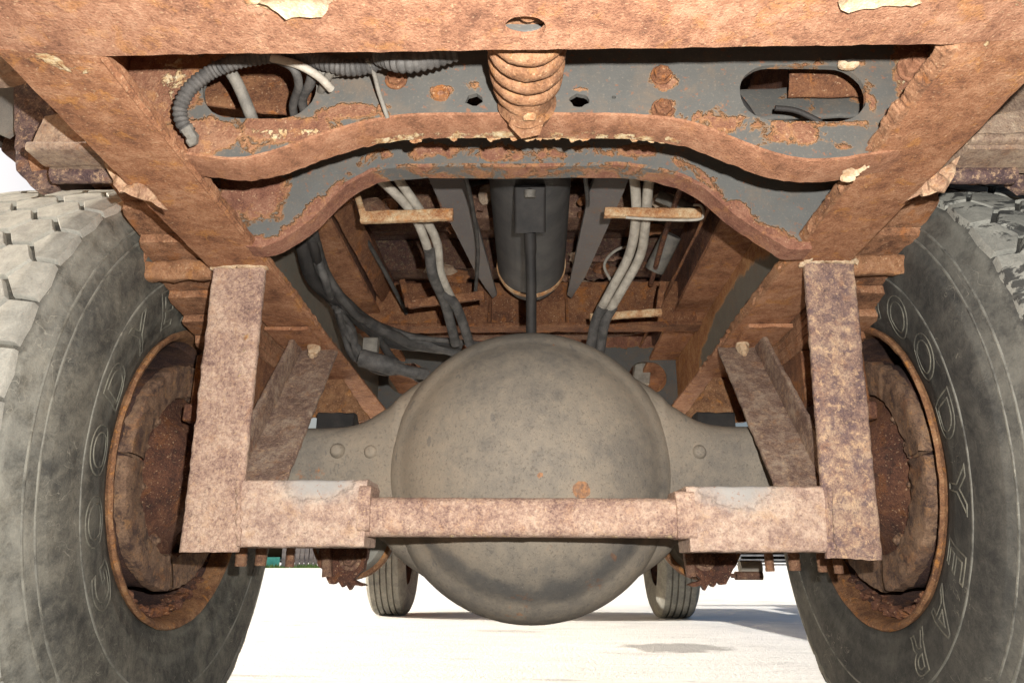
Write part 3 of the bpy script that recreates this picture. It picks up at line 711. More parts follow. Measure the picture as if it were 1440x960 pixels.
# diagonal angle braces rising forward to the rails
def brace(s):
    t0 = Vector((s * .366, .985, .392)); t1 = Vector((s * .374, 1.275, zr(1.275) - .012))
    bm = B(); beam(bm, t0, t1, .068, .007, (1, 0, 0), r=.002, step=.010, amp=.0014)
    o = obj('brace', bm, 'brace', bar, label='%s diagonal angle brace of the guard' % ('left' if s < 0 else 'right'))
    bm = B(); d = (t1 - t0).normalized(); up = d.cross(Vector((1, 0, 0))).normalized()
    if up.z < 0: up = -up
    off = Vector((s * .034, 0, 0)) + up * .022
    beam(bm, t0 + off, t1 + off, .046, .007, up, r=.002, step=.010, amp=.0014); obj('brace_leg', bm, 'brace', bar)
    # top plate under the rail with a stub bolt
    bm = B(); slab(bm, [(.366, 1.17), (.438, 1.17), (.438, 1.30), (.366, 1.30)], [], lambda u, v: (s * u, v, zr(v) - .008), (0, 0, -1), .006, step=.012, jit=.002, relief=.0015)
    obj('top_plate', bm, 'rail', bar)
    bolt('stub_bolt', (s * .378, 1.255, zr(1.25) - .012), (0, -.5, -1), .010, .016, bar, 'weld', 1.2)
brace(-1); brace(1)

# ------------------------------------------------------------------ axle
AX, AZ, AY = .004, CAMH + .135, 1.20
axle = empty('rear_axle', (0, 0, 0)); axle.parent = truck; axle.location = -truck.location; axle['_local'] = 1
axle['label'] = 'grey rear axle with its large domed differential cover'
bm = B(); rs = []
def smax(a, b, k=.035):
    h = max(k - abs(a - b), 0) / k; return max(a, b) + h * h * k * .25
n = 150
for i in range(n + 1):
    x = -.50 + 1.00 * i / n; ax = abs(x)
    c = math.sqrt(max(0, .2225 ** 2 - ax * ax)) if ax < .2225 else 0
    arm = .070 - .02 * max(0, (ax - .42) / .08) + .045 * math.exp(-((ax - .20) / .055) ** 2) * (1 if ax > .2 else 1)
    h = smax(c, arm, .10); D = .062 + .030 * math.exp(-(ax / .22) ** 4)
    ring = []
    for k in range(40):
        t = 2 * math.pi * k / 40; e = .55
        cy = math.copysign(abs(math.cos(t)) ** e, math.cos(t)); sz = math.copysign(abs(math.sin(t)) ** (e if ax > .2 else .8), math.sin(t))
        ring.append((AX + x, AY + cy * D, AZ + sz * h))
    rs.append(ring)
rings(bm, rs)
wax = blobs([(-.335, AZ - .005, .03, .02, .55), (.36, AZ + .0, .02, .02, .3)])
obj('axle_housing', bm, 'axle', axle, wear=wax, smooth=60, label='banjo shaped grey axle housing')
bm = B()
prof = [(0, -.178)]
for k in range(1, 25):
    r = .192 * k / 24; prof.append((r, -.178 + .085 * (1 - math.sqrt(max(0, 1 - (r / .225) ** 2)) ) / (1 - math.sqrt(1 - (.192 / .225) ** 2))))
prof += [(.197, -.0885), (.202, -.0848), (.208, -.0790), (.214, -.0710), (.219, -.061), (.223, -.047), (.225, -.03), (.225, .0), (.2225, .06), (.2, .09)]
lathe(bm, prof, (AX, AY, AZ), (0, 1, 0), 128, 0)
for v in bm.verts:                                  # hand-beaten unevenness
    c = v.co; v.co.y += nz(c, 9, 3) * .0022 + nz(c, 30, 7) * .0005
def wD(c):
    s = 0
    for (px, py, r, k) in ((817, 688, 11, 1.2), (760, 668, 5, .8), (735, 850, 30, .46), (690, 858, 40, .36), (900, 497, 9, .7), (870, 482, 12, .55), (780, 484, 8, .5), (700, 760, 6, .3), (775, 770, 10, .45), (835, 820, 18, .5), (863, 783, 6, .8), (700, 690, 16, .2)):
        q = at(px, py, Y=c.y); d = math.hypot(c.x - q.x, c.z - q.z) / (r / FPX * 1.1); s = max(s, k * max(0, min(1, 1.5 - d)))
    return s
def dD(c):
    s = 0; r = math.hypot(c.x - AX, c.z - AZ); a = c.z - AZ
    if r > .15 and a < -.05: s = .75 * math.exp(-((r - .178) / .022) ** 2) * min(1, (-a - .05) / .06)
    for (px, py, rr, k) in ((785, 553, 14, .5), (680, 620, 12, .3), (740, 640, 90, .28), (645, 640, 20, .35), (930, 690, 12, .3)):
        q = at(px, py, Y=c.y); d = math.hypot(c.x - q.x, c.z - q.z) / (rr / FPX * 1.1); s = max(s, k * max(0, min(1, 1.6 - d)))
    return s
cover = obj('differential_cover', bm, 'axle', axle, wear=wD, pale=dD, smooth=50, label='large round domed grey differential cover')
# drain plug stain ring
q = at(817, 689, Y=1.055); bm = B()
lathe(bm, [(0, .0035), (.0045, .003), (.006, -.001), (.0085, -.0015), (.0105, .002), (.0115, .008)], (q.x, 1.0555, q.z), (0, 1, .25), 20, .0005, s=200); obj('filler_plug', bm, 'cross', axle, label='small rusty filler plug on the cover')
# spring seats, U bolt studs, brake gear
for s in (-1, 1):
    bm = B(); box(bm, s * .44, s * .53, AY - .09, AY + .09, AZ + .072, AZ + .10); rough_bm(bm, .002); obj('spring_seat', bm, 'deep', axle, bevel=.003)
    bm = B(); box(bm, s * .335, s * .50, 1.09, 1.29, .385, .402); rough_bm(bm, .002); obj('clamp_plate', bm, 'dull', axle, bevel=.003)
    for px, Yb, zb in (((338, 1.10, 796), (366, 1.12, 795), (407, 1.13, 797)) if s < 0 else ((1083, 1.13, 803), (1118, 1.12, 802), (1157, 1.10, 804), (1180, 1.09, 806))):
        q0 = at(px, zb, Y=Yb); big = px in (366, 1118, 338)
        st = axle
        bm = B(); rr = .0088 if big else .0068; zz = [(rr * (1 if k % 2 else .9), .003 * k) for k in range(int((.388 - q0.z) / .003) + 1)]
        lathe(bm, [(0, 0)] + zz, (q0.x, Yb, q0.z), (0, 0, 1), 12, .0004, s=150); bolt_o = None
        u = obj('u_bolt_stud', bm, 'stud', st)
        bm = B(); c = Vector((q0.x, Yb, .364)); nut = []
        for t, r_ in ((0, .013), (.002, .0145), (.017, .0145), (.02, .013)): nut.append([c + Vector((r_ * math.cos(R(60 * k + 10)), r_ * math.sin(R(60 * k + 10)), t)) for k in range(6)])
        rings(bm, nut); rough_bm(bm, .0008, 100); obj('nut', bm, 'stud', st, smooth=20)

for px, py in ((472, 632), (520, 634), (985, 634)):
    q = at(px, py, Y=1.125); bm = B(); lathe(bm, [(0, .0005), (.006, .0), (.009, .002), (.012, .012)], q, (0, 1, 0), 16); obj('casting_boss', bm, 'axle', axle, smooth=80)
def brake(s):
    e = empty('brake_chamber', (0, 0, 0)); e.parent = truck; e.location = -truck.location; e['_local'] = 1
    e['label'] = '%s brake chamber hanging behind the axle' % ('left' if s < 0 else 'right')
    c = at(497 if s < 0 else 985, 748, Y=1.36)
    bm = B(); lathe(bm, [(0, -.03), (.05, -.03), (.068, -.02), (.074, 0), (.074, .03), (.066, .05), (.05, .09), (0, .10)], c, (-s * .25, 1, 0), 40, .0006); obj('canister', bm, 'canister', e)
    bm = B(); lathe(bm, [(.073, -.006), (.0805, -.007), (.082, .0), (.0805, .007), (.073, .008)], c, (-s * .25, 1, 0), 48, .0008); obj('clamp_band', bm, 'lip', e)
    bm = B(); m = at(488 if s < 0 else 995, 790, Y=1.29)
    prof = [(-.045, .035), (-.05, .0), (-.035, -.022), (-.028, -.034), (-.02, -.036), (-.014, -.030), (-.006, -.040), (.0, -.034), (.006, -.044), (.012, -.036), (.034, -.038), (.012, -.028), (.028, -.012), (.034, .02), (.03, .045), (-.03, .05)]
    slab(bm, [(m.x + s * -1 * u, m.z + v) for u, v in prof], [], lambda u, v: (u, 1.29, v), (0, -1, 0), .02, step=.006, jit=.0022, relief=.003)
    obj('bracket', bm, 'deep', e, label='crusted rusty bracket with ragged lower edge')
    bolt('bolt', (m.x + s * -.006, 1.287, m.z + .004), (0, -1, 0), .012, .012, e, 'dull', 1.5)
    bm = B(); beam(bm, (m.x - .034, 1.275, m.z + .03), (m.x - .030, 1.285, m.z - .022), .016, .014, (1, 0, 0), r=.003, step=.006, amp=.002); obj('lever', bm, 'dull', e)
    bm = B(); beam(bm, (m.x + .012, 1.27, m.z + .04), (m.x + .006, 1.285, m.z + .012), .014, .014, (1, 0, 0), r=.003, step=.006, amp=.002); obj('lever', bm, 'deep', e)
    if s > 0:
        bm = B(); p0, p1 = at(1028, 809, Y=1.4), at(1072, 809, Y=1.4); tube(bm, [p0, p0.lerp(p1, .15), p0.lerp(p1, .2), p1], lambda t: .004 if t < .25 else .0075, 12, 6); obj('push_rod', bm, 'dull', e)
        bm = B(); tube(bm, [at(1040, 797, Y=1.42), at(1070, 797, Y=1.42)], .012, 14, 0); obj('coupling', bm, 'hose_pale', e)
brake(-1); brake(1)
bm = B(); tube(bm, [(-.40, 1.33, .385), (-.2, 1.34, .40), (.2, 1.34, .40), (.40, 1.33, .385)], .012, 12, 4); obj('brake_camshaft', bm, 'deep', truck)

for sgn, poly, bx in ((-1, [(420, 515), (468, 515), (520, 588), (505, 593), (470, 589), (440, 586), (420, 592)], (450, 500)), (1, [(1070, 515), (1015, 515), (958, 590), (985, 594), (1000, 588), (1030, 594), (1070, 590)], (978, 1030))):
    P = [at(x, y, Y=1.50) for x, y in poly]; bm = B()
    slab(bm, [(p.x, p.z) for p in P], [], lambda u, v: (u, 1.50, v), (0, -1, 0), .012, step=.01, jit=.003, relief=.004); obj('stop_bracket', bm, 'lip', truck, label='ragged orange bracket above the %s axle arm' % ('left' if sgn < 0 else 'right'))
    bm = B(); a, b = at(bx[0], 602, Y=1.45), at(bx[1], 602, Y=1.45); beam(bm, a, b, .055, .05, (0, 0, 1), amp=.003); obj('rubber_stop', bm, 'black', truck)
# ------------------------------------------------------------------ leaf springs and hangers
def leaf_spring(s):
    e = empty('leaf_spring', (0, 0, 0)); e.parent = truck; e.location = -truck.location; e['_local'] = 1
    e['label'] = '%s leaf spring pack of rusty stepped leaves' % ('left' if s < 0 else 'right')
    T = .0135; n = 9
    def zt(Y): return .768 + .055 * ((1.26 - Y) / .43) ** 2
    ends = [.55, .70, .80, .865, .915, .965, 1.015, 1.065, 1.115]
    for i in range(n):
        y0 = ends[i]; y1 = 2 * 1.24 - y0; bm = B(); rs = []; k = int((y1 - y0) / .012); w = .044
        for j in range(k + 1):
            Y = y0 + (y1 - y0) * j / k; z = zt(Y) - i * T - .002 * (i > 0)
            en = min(j, k - j); ww = w - (.004 if en == 0 else 0) + nz((0, Y, i), 60, i) * .0016; th = T - .0025
            ring = []
            for (u, v) in ((-1, 0), (-.9, -.1), (-.5, 0), (0, 0), (.5, 0), (.9, -.1), (1, 0), (1, 1), (.5, 1), (0, 1), (-.5, 1), (-1, 1)):
                x = s * .487 + u * ww; q = Vector((x, Y, z + v * th)); q.z += nz(q, 50, i) * .0016; q.y += nz(q, 70, i + 5) * (.005 if en == 0 else 0); ring.append(q)
            rs.append(ring)
        rings(bm, rs); obj('leaf', bm, 'spring', e)
    for Yc, hh in ((.955, .088),):
        bm = B(); beam(bm, (s * .437, Yc, zt(Yc) - .075), (s * .537, Yc, zt(Yc) - .075), .018, .028, (0, 1, .1), r=.005, step=.01, amp=.003, sub=.006); obj('rebound_clip', bm, 'coil', e)
        bm = B(); beam(bm, (s * .535, Yc, zt(Yc) - .075), (s * .535, Yc, zt(Yc) + .02), .006, .026, (1, 0, 0), r=.002, step=.01, amp=.001); obj('clip_side', bm, 'spring', e)
    # orange seat mass at the axle
    bm = B(); box(bm, s * .435, s * .535, 1.14, 1.34, .562, .652); rough_bm(bm, .003); obj('spring_block', bm, 'cross', e, bevel=.004)
leaf_spring(-1); leaf_spring(1)

def hanger(s):
    e = empty('spring_hanger', (0, 0, 0)); e.parent = truck; e.location = -truck.location; e['_local'] = 1
    e['label'] = '%s rear spring hanger with its pad and pin' % ('left' if s < 0 else 'right')
    Yh = .70
    if s < 0:
        pad = [(62, 164), (100, 158), (150, 200), (150, 214), (44, 214), (42, 208)]; pin = (76, 247, 170); plate = [(18, 95), (46, 112), (78, 160), (66, 190), (62, 235), (78, 262), (50, 268), (22, 240)]
    else:
        pad = [(1380, 165), (1440, 155), (1500, 158), (1500, 210), (1362, 210), (1358, 202)]; pin = (1330, 247, 1425); plate = [(1420, 180), (1500, 170), (1500, 262), (1440, 268), (1420, 255), (1416, 220)]
    bm = B(); P = [at(x, y, Y=Yh) for x, y in pad]; slab(bm, [(p.x, p.z) for p in P], [], lambda u, v: (u, Yh, v), (0, -1, 0), .05, step=.007, jit=.0008, relief=.0015); obj('hanger_pad', bm, 'hanger', e, label='pale pad of the spring hanger')
    zb = P[-1].z if s > 0 else P[4].z
    bm = B(); xs_ = sorted((P[4].x, P[3].x)); beam(bm, (xs_[0] - .001, Yh + .01, zb + .003), (xs_[1] + .001, Yh + .01, zb + .003), .010, .040, (0, 0, 1), r=.004, step=.01, amp=.001, sub=.006); obj('pad_lip', bm, 'hanger', e)
    bm = B(); a, b = at(pin[0], pin[1], Y=.745), at(pin[2], pin[1], Y=.745); tube(bm, [a, b], .0095, 16, 0, resamp=.006, amp=.0016); obj('shackle_pin', bm, 'hanger_dark', e, label='spotted shackle pin')
    bm = B(); P = [at(x, y, Y=.775) for x, y in plate]; slab(bm, [(p.x, p.z) for p in P], [], lambda u, v: (u, .775, v), (0, -1, 0), .012, step=.008, jit=.002, relief=.002); obj('shackle_plate', bm, 'hanger_dark', e)
    bm = B(); a, b = at(60 if s < 0 else 1345, 228, Y=.79), at(172 if s < 0 else 1430, 226, Y=.79); tube(bm, [a, b], .026, 20, 0, resamp=.01, amp=.002); obj('spring_eye', bm, 'spring', e)
    # crumpled peeled sheet beside the rail
    pts = [(147, 214), (160, 222), (176, 240), (205, 262), (236, 296), (222, 290), (190, 276), (166, 270), (156, 250), (146, 232)] if s < 0 else \
          [(1347, 222), (1342, 250), (1330, 270), (1300, 274), (1278, 280), (1290, 268), (1310, 250), (1325, 236)]
    bm = B(); P = [at(x, y, Y=.715) for x, y in pts]
    slab(bm, [(p.x, p.z) for p in P], [], lambda u, v: (u, .715 + .005 * math.sin(u * 300) * math.sin(v * 200), v), (0, -1, -.3), .003, step=.005, jit=.0015, relief=.004)
    obj('peeled_sheet', bm, 'scale', e, label='crumpled sheet of pale rust peeling beside the rail')
hanger(-1); hanger(1)
# far left: guard plate, upper gusset
bm = B(); P = [at(x, y, Y=.64) for x, y in [(-60, 55), (0, 64), (22, 88), (31, 97), (0, 106), (-60, 110)]]
slab(bm, [(p.x, p.z) for p in P], [], lambda u, v: (u, .64, v), (0, -1, 0), .02, step=.008, jit=.001); obj('body_bracket', bm, 'hanger', truck)
bm = B(); P = [at(x, y, Y=.80) for x, y in [(-80, 60), (140, 60), (140, 150), (60, 150), (22, 178), (6, 190), (-80, 150)]]
slab(bm, [(p.x, p.z) for p in P], [], lambda u, v: (u, .80, v), (0, -1, 0), .01, step=.012, jit=.001); obj('inner_guard', bm, 'mud', truck)
bm = B(); P = [at(x, y, Y=.82) for x, y in [(1330, 60), (1520, 60), (1520, 240), (1440, 235), (1400, 200), (1330, 150)]]
slab(bm, [(p.x, p.z) for p in P], [], lambda u, v: (u, .82, v), (0, -1, 0), .01, step=.012, jit=.001); obj('inner_guard', bm, 'hanger', truck)

# ------------------------------------------------------------------ inside: pipes, tank, stays, floor
# body floor with cross bearers and runners
bm = B(); box(bm, -1.0, 1.0, -1.1, 6.6, 1.16, 1.20); obj('body_floor', bm, 'floor', truck)  # rear overhang above the camera is added to shade the ground below
bm = B(); box(bm, -1.0, 1.0, -1.16, -1.105, .62, 3.4); obj('rear_light_block', bm, 'bodywall', truck)  # added panel behind the camera, unseen, stops light bouncing in from the rear
for s in (-1, 1):
    bm = B(); box(bm, s * 1.003, s * 1.02, -1.16, 6.6, 1.10, 3.4); obj('added_body_side', bm, 'bodywall', truck)  # tall unseen sides, added to shut out sky light
    bm = B(); box(bm, s * .97, s * .995, -1.0, .40, .50, 1.15); obj('side_light_block', bm, 'black', truck)  # low unseen panels added to keep side light off the underside
    # outer wheel of each pair
    bm = B(); lathe(bm, [(.20, s * .87), (.24, s * .86), (.34, s * .84), (.42, s * .855), (.452, s * .89), (.455, s * 1.08), (.42, s * 1.11), (.34, s * 1.125), (.24, s * 1.11), (.20, s * 1.10)], (0, AY, AZ), (1, 0, 0), 72); obj('outer_tyre', bm, 'tyre_f', truck)
    bm = B(); lathe(bm, [(.21, s * .87), (.20, s * .95), (.10, s * .93), (0, s * .93)], (0, AY, AZ), (1, 0, 0), 48); obj('outer_rim', bm, 'rim_in', truck)
pr = None
for i in range(18):
    Y = .95 + i * .30
    bm = B(); beam(bm, (-.99, Y, 1.115), (.99, Y, 1.115), .07, .085, (0, 1, 0), r=.004, step=.05, amp=.002); obj('cross_bearer', bm, ('floor', 'deep', 'dull')[i % 3], truck)
for s in (-1, 1):
    bm = B(); beam(bm, (s * .395, .70, 1.00), (s * .395, 5.5, .98), .07, .14, (1, 0, 0), r=.004, step=.05, amp=.003); obj('floor_runner', bm, 'deep', truck)
    bm = B(); beam(bm, (s * .335, 1.0, .955), (s * .335, 3.2, .93), .05, .006, (.5, 0, 1), r=.002, step=.03, amp=.002); obj('runner_angle', bm, 'cross', truck)
for k in range(60):                                   # loose scale and boards under the floor
    x = random.uniform(-.33, .33); Y = random.uniform(1.2, 2.3)
    flake('scale_patch', (x, Y, 1.066), random.uniform(.03, .12), random.uniform(.02, .06), (0, -.25, -1), truck, random.choice(['dull', 'floor', 'cross', 'hanger']), 200 + k, .003, curl=.01)
# orange cross beam with gussets
YC = 1.62
bm = B(); zb = at(745, 459, Y=YC).z
beam(bm, (-.40, YC + .02, zb + .004), (.40, YC + .02, zb + .004), .055, .008, (0, 1, 0), r=.002, step=.015, amp=.002)
beam(bm, (-.40, YC + .045, zb + .065), (.40, YC + .045, zb + .065), .008, .12, (0, 1, 0), r=.002, step=.015, amp=.002)
cm = obj('orange_crossbeam', bm, 'cross', truck, label='orange rusty cross beam behind the tank')
for px in (690, 800, 620, 870):
    q = at(px, 455, Y=YC); bm = B()
    slab(bm, [(YC - .01, q.z + .0), (YC + .045, q.z), (YC + .045, q.z + .12)], [], lambda u, v: (q.x, u, v), (1, 0, 0), .006, step=.008); obj('gusset', bm, 'cross', cm)
# grey cross plate with oval hole further forward
YD = 2.05
bm = B(); o2 = stadium(884, 938, 508, 552, YD); o2b = [(-x, z) for x, z in o2]
zt_, zb_ = at(745, 478, Y=YD).z, at(745, 600, Y=YD).z
slab(bm, [(-.425, zb_), (.425, zb_), (.425, zt_ + .03), (.2, zt_), (-.2, zt_), (-.425, zt_ + .03)], [o2, o2b], lambda u, v: (u, YD, v), (0, -1, 0), .008, step=.012)
cp = obj('front_crossmember', bm, 'arch', truck, wear=lambda c: .75 if c.z > zt_ - .02 else .15, label='grey cross member with an oval hole, beyond the axle')
bm = B(); beam(bm, at(900, 540, Y=2.2), at(905, 505, Y=2.2), .05, .05, (1, 0, 0), amp=.003); obj('pale_block', bm, 'hose_pale', truck)
bm = B(); box(bm, -.25, .25, 2.25, 2.27, .55, 1.0); obj('inner_plate', bm, 'cross', truck)
# dark tank with domed end
bm = B(); c0, c1 = at(745, 225, Y=1.14), at(747, 372, Y=1.52)
ax = (c1 - c0).normalized(); Lt = (c1 - c0).length
lathe(bm, [(0, -.1), (.072, -.1), (.074, 0), (.074, Lt * .5), (.074, Lt), (.071, Lt + .03), (.061, Lt + .06), (.045, Lt + .085), (.022, Lt + .10), (0, Lt + .104)], c0, ax, 48, .0006)
tk = obj('air_tank', bm, 'tank', truck, label='dark cylindrical tank in the middle above the axle')
bm = B(); lathe(bm, [(.0735, Lt - .004), (.0765, Lt - .003), (.0765, Lt + .010), (.0725, Lt + .013)], c0, ax, 48, .001); obj('weld_ring', bm, 'clip', tk)
# block and rod in front of the tank
bm = B(); a, b = at(745, 262, Y=1.10), at(745, 325, Y=1.14); beam(bm, a, b, .052, .045, (1, 0, 0), r=.005, amp=.001); obj('height_valve', bm, 'black', truck, label='black block hanging in front of the tank')
bm = B(); lathe(bm, [(0, -.012), (.009, -.012), (.010, 0), (0, .004)], at(745, 268, Y=1.08), (0, -.3, 1), 12); obj('valve_stud', bm, 'hose_grey', truck)
bm = B(); tube(bm, [at(745, 322, Y=1.14), at(746, 360, Y=1.16), at(747, 400, Y=1.18), at(747, 480, Y=1.22)], lambda t: .0105 if t < .3 else .0090, 14, 6); obj('valve_rod', bm, 'black', truck)
# V stays
for sgn, P in ((-1, [(612, 215), (684, 412)]), (1, [(870, 222), (812, 412)])):
    a, b = at(P[0][0], P[0][1], Y=1.12), at(P[1][0], P[1][1], Y=1.58)
    bm = B(); poly = [(-.030, 0), (.030, 0), (.034, .22), (.030, .50), (.022, 1.02), (.010, 1.05), (-.006, .85), (-.028, .2)]; d_ = b - a; sd_ = Vector((1, 0, 0)); n_ = d_.cross(sd_).normalized(); n_ = n_ if n_.y < 0 else -n_
    slab(bm, [(u * -sgn, v * d_.length) for u, v in poly], [], lambda u, v: a + sd_ * u + d_.normalized() * v, n_, .01, step=.012, jit=.0006)
    beam(bm, a + Vector((sgn * .020, 0, .03)), b + Vector((0, 0, .03)), .006, .04, (1, 0, 0), r=.002, step=.03, amp=.001)
    obj('stay', bm, 'stay', truck, wear=lambda c: .35 if c.y > 1.4 else 0, label='%s grey stay slanting down towards the axle' % ('left' if sgn < 0 else 'right'))
# pipes
hose('pipe', [A_(505, 228, 1.02), A_(545, 262, 1.08), A_(580, 300, 1.14), A_(600, 345, 1.2), A_(608, 385, 1.26), A_(625, 425, 1.34), A_(640, 480, 1.42)], .0080, 'hose_pale', label='left pale pipe of the left pair')
hose('pipe', [A_(540, 222, 1.03), A_(562, 255, 1.08), A_(592, 298, 1.14), A_(614, 340, 1.2), A_(620, 385, 1.26), A_(640, 430, 1.34), A_(660, 480, 1.42)], .0080, 'hose_pale', label='right pale pipe of the left pair')
hose('pipe_sleeve', [A_(622, 410, 1.30), A_(642, 432, 1.335), A_(661, 484, 1.41)], .0098, 'hose_dark')
hose('pipe_sleeve', [A_(848, 432, 1.33), A_(838, 452, 1.355), A_(829, 498, 1.41)], .0102, 'hose_dark')
hose('pipe_sleeve', [A_(862, 430, 1.33), A_(850, 454, 1.355), A_(843, 498, 1.41)], .0102, 'hose_dark')
hose('pipe_sleeve', [A_(604, 352, 1.20), A_(609, 388, 1.25), A_(626, 427, 1.33), A_(641, 484, 1.41)], .0098, 'hose_dark')
hose('pipe', [A_(885, 222, 1.03), A_(893, 260, 1.08), A_(894, 310, 1.15), A_(884, 360, 1.23), A_(858, 410, 1.3), A_(838, 450, 1.36), A_(830, 495, 1.42)], .0086, 'hose_pale', label='left pale pipe of the right pair')
hose('pipe', [A_(922, 222, 1.03), A_(912, 260, 1.08), A_(908, 310, 1.15), A_(900, 360, 1.23), A_(872, 412, 1.3), A_(850, 452, 1.36), A_(844, 495, 1.42)], .0086, 'hose_pale', label='right pale pipe of the right pair')
hose('pipe', [A_(600, 230, 1.2), A_(618, 270, 1.25), A_(632, 310, 1.3)], .009, 'dull')
hose('pipe', [A_(925, 275, 1.3), A_(960, 290, 1.3), A_(985, 300, 1.3)], .012, 'hose_grey')
hose('pipe', [A_(945, 330, 1.5), A_(920, 380, 1.55)], .022, 'hose_grey', label='short grey pipe between runner and pipes')
hose('cable', [A_(470, 262, 1.3), A_(505, 320, 1.36), A_(540, 380, 1.5), A_(572, 440, 1.62)], .005, 'bundle')
hose('cable', [A_(652, 238, 1.0), A_(664, 290, 1.2), A_(672, 350, 1.35), A_(668, 420, 1.5)], .004, 'bundle')
hose('cable', [A_(822, 238, 1.05), A_(826, 300, 1.3), A_(812, 370, 1.5)], .004, 'hose_dark')
hose('pipe', [A_(958, 262, 1.2), A_(935, 330, 1.4), A_(915, 400, 1.6)], .0055, 'deep')
hose('cable', [A_(560, 240, 1.3), A_(640, 262, 1.35), A_(700, 250, 1.4)], .005, 'hose_dark')
hose('cable', [A_(905, 345, 1.6), A_(870, 350, 1.6), A_(850, 372, 1.6), A_(862, 400, 1.6)], .0035, 'hose_pale')
# pipe clips
def clip(px0, py0, px1, py1, Y, h, mat, label):
    bm = B(); beam(bm, A_(px0, py0, Y), A_(px1, py1, Y), h, .012, (0, 0, 1), r=.003, step=.008, amp=.0012, sub=.006); return obj('pipe_clip', bm, mat, truck, label=label)
c_ = clip(508, 306, 637, 302, 1.09, .020, 'clip', 'pale flat clip over the left pipes')
bm = B(); beam(bm, A_(510, 300, 1.09), A_(498, 262, 1.12), .010, .02, (1, 0, 0), r=.002, step=.008, amp=.001); obj('clip_arm', bm, 'clip', c_)
bm = B(); beam(bm, A_(500, 270, 1.12), A_(470, 262, 1.16), .03, .01, (0, 0, 1), r=.002, step=.01, amp=.001); obj('clip_foot', bm, 'cross', c_)
c_ = clip(850, 299, 985, 301, 1.09, .0165, 'clip', 'rusty flat clip over the right pipes')
bm = B(); tube(bm, [A_(975, 288, 1.085), A_(986, 290, 1.082), A_(989, 302, 1.08), A_(980, 309, 1.08), A_(930, 309, 1.082), A_(880, 306, 1.083)], .0022, 8, 6); obj('wire_tie', bm, 'hose_pale', c_)
bm = B(); beam(bm, A_(984, 296, 1.09), A_(982, 268, 1.12), .012, .014, (1, 0, 0), r=.002, step=.008, amp=.002); obj('clip_arm', bm, 'cross', c_)
c_ = clip(574, 428, 680, 415, 1.37, .018, 'cross', 'lower left orange pipe clip')
bm = B(); beam(bm, A_(574, 426, 1.37), A_(566, 398, 1.4), .012, .02, (1, 0, 0), r=.002, step=.008, amp=.002); obj('clip_arm', bm, 'cross', c_)
c_ = clip(830, 446, 930, 439, 1.37, .014, 'clip', 'lower right rusty pipe clip')
bm = B(); beam(bm, A_(926, 436, 1.38), A_(932, 400, 1.4), .012, .02, (1, 0, 0), r=.002, step=.008, amp=.002); obj('clip_arm', bm, 'cross', c_)
# black wire bundle on the left
rnd = random.Random(21)
base = [(425, 300, 1.10), (437, 345, 1.16), (452, 392, 1.24), (478, 430, 1.32), (520, 458, 1.40), (570, 478, 1.46), (640, 490, 1.50)]
for k in range(7):
    j = [(x + rnd.uniform(-9, 11) + k * 2 - 6, y + rnd.uniform(-7, 7), Y + rnd.uniform(-.02, .02)) for x, y, Y in base]
    hose('wire', [A_(*p) for p in j], rnd.uniform(.007, .0125), ('bundle', 'black', 'hose_dark')[k % 3], n=10, amp=.001)
base = [(470, 430, 1.30), (488, 470, 1.36), (500, 500, 1.4), (530, 515, 1.44), (570, 520, 1.48), (600, 530, 1.5)]
for k in range(4):
    j = [(x + rnd.uniform(-9, 9), y + rnd.uniform(-8, 8), Y) for x, y, Y in base]
    hose('wire', [A_(*p) for p in j], rnd.uniform(.006, .012), ('bundle', 'hose_dark')[k % 2], n=10, amp=.001)
bm = B(); beam(bm, A_(512, 486, 1.33), A_(532, 486, 1.33), .03, .02, (0, 0, 1), r=.005, amp=.001); obj('connector', bm, 'hose_grey', truck)
bm = B(); tube(bm, [A_(508, 503, 1.32), A_(540, 512, 1.32), A_(575, 522, 1.34), A_(600, 526, 1.36)], lambda t: .017 if t < .5 else .011, 14, 6); obj('boot', bm, 'hose_dark', truck, label='dark rubber boot at the end of the wire bundle')
hose('wire', [A_(530, 470, 1.42), A_(548, 500, 1.40), A_(560, 512, 1.38)], .008, 'bundle')
hose('wire', [A_(560, 474, 1.44), A_(620, 478, 1.46), A_(680, 484, 1.5)], .0055, 'hose_dark')
bm = B(); tube(bm, [A_(428, 326, 1.14), A_(431, 334, 1.14)], .012, 12, 0); obj('cable_clamp', bm, 'hose_grey', truck)

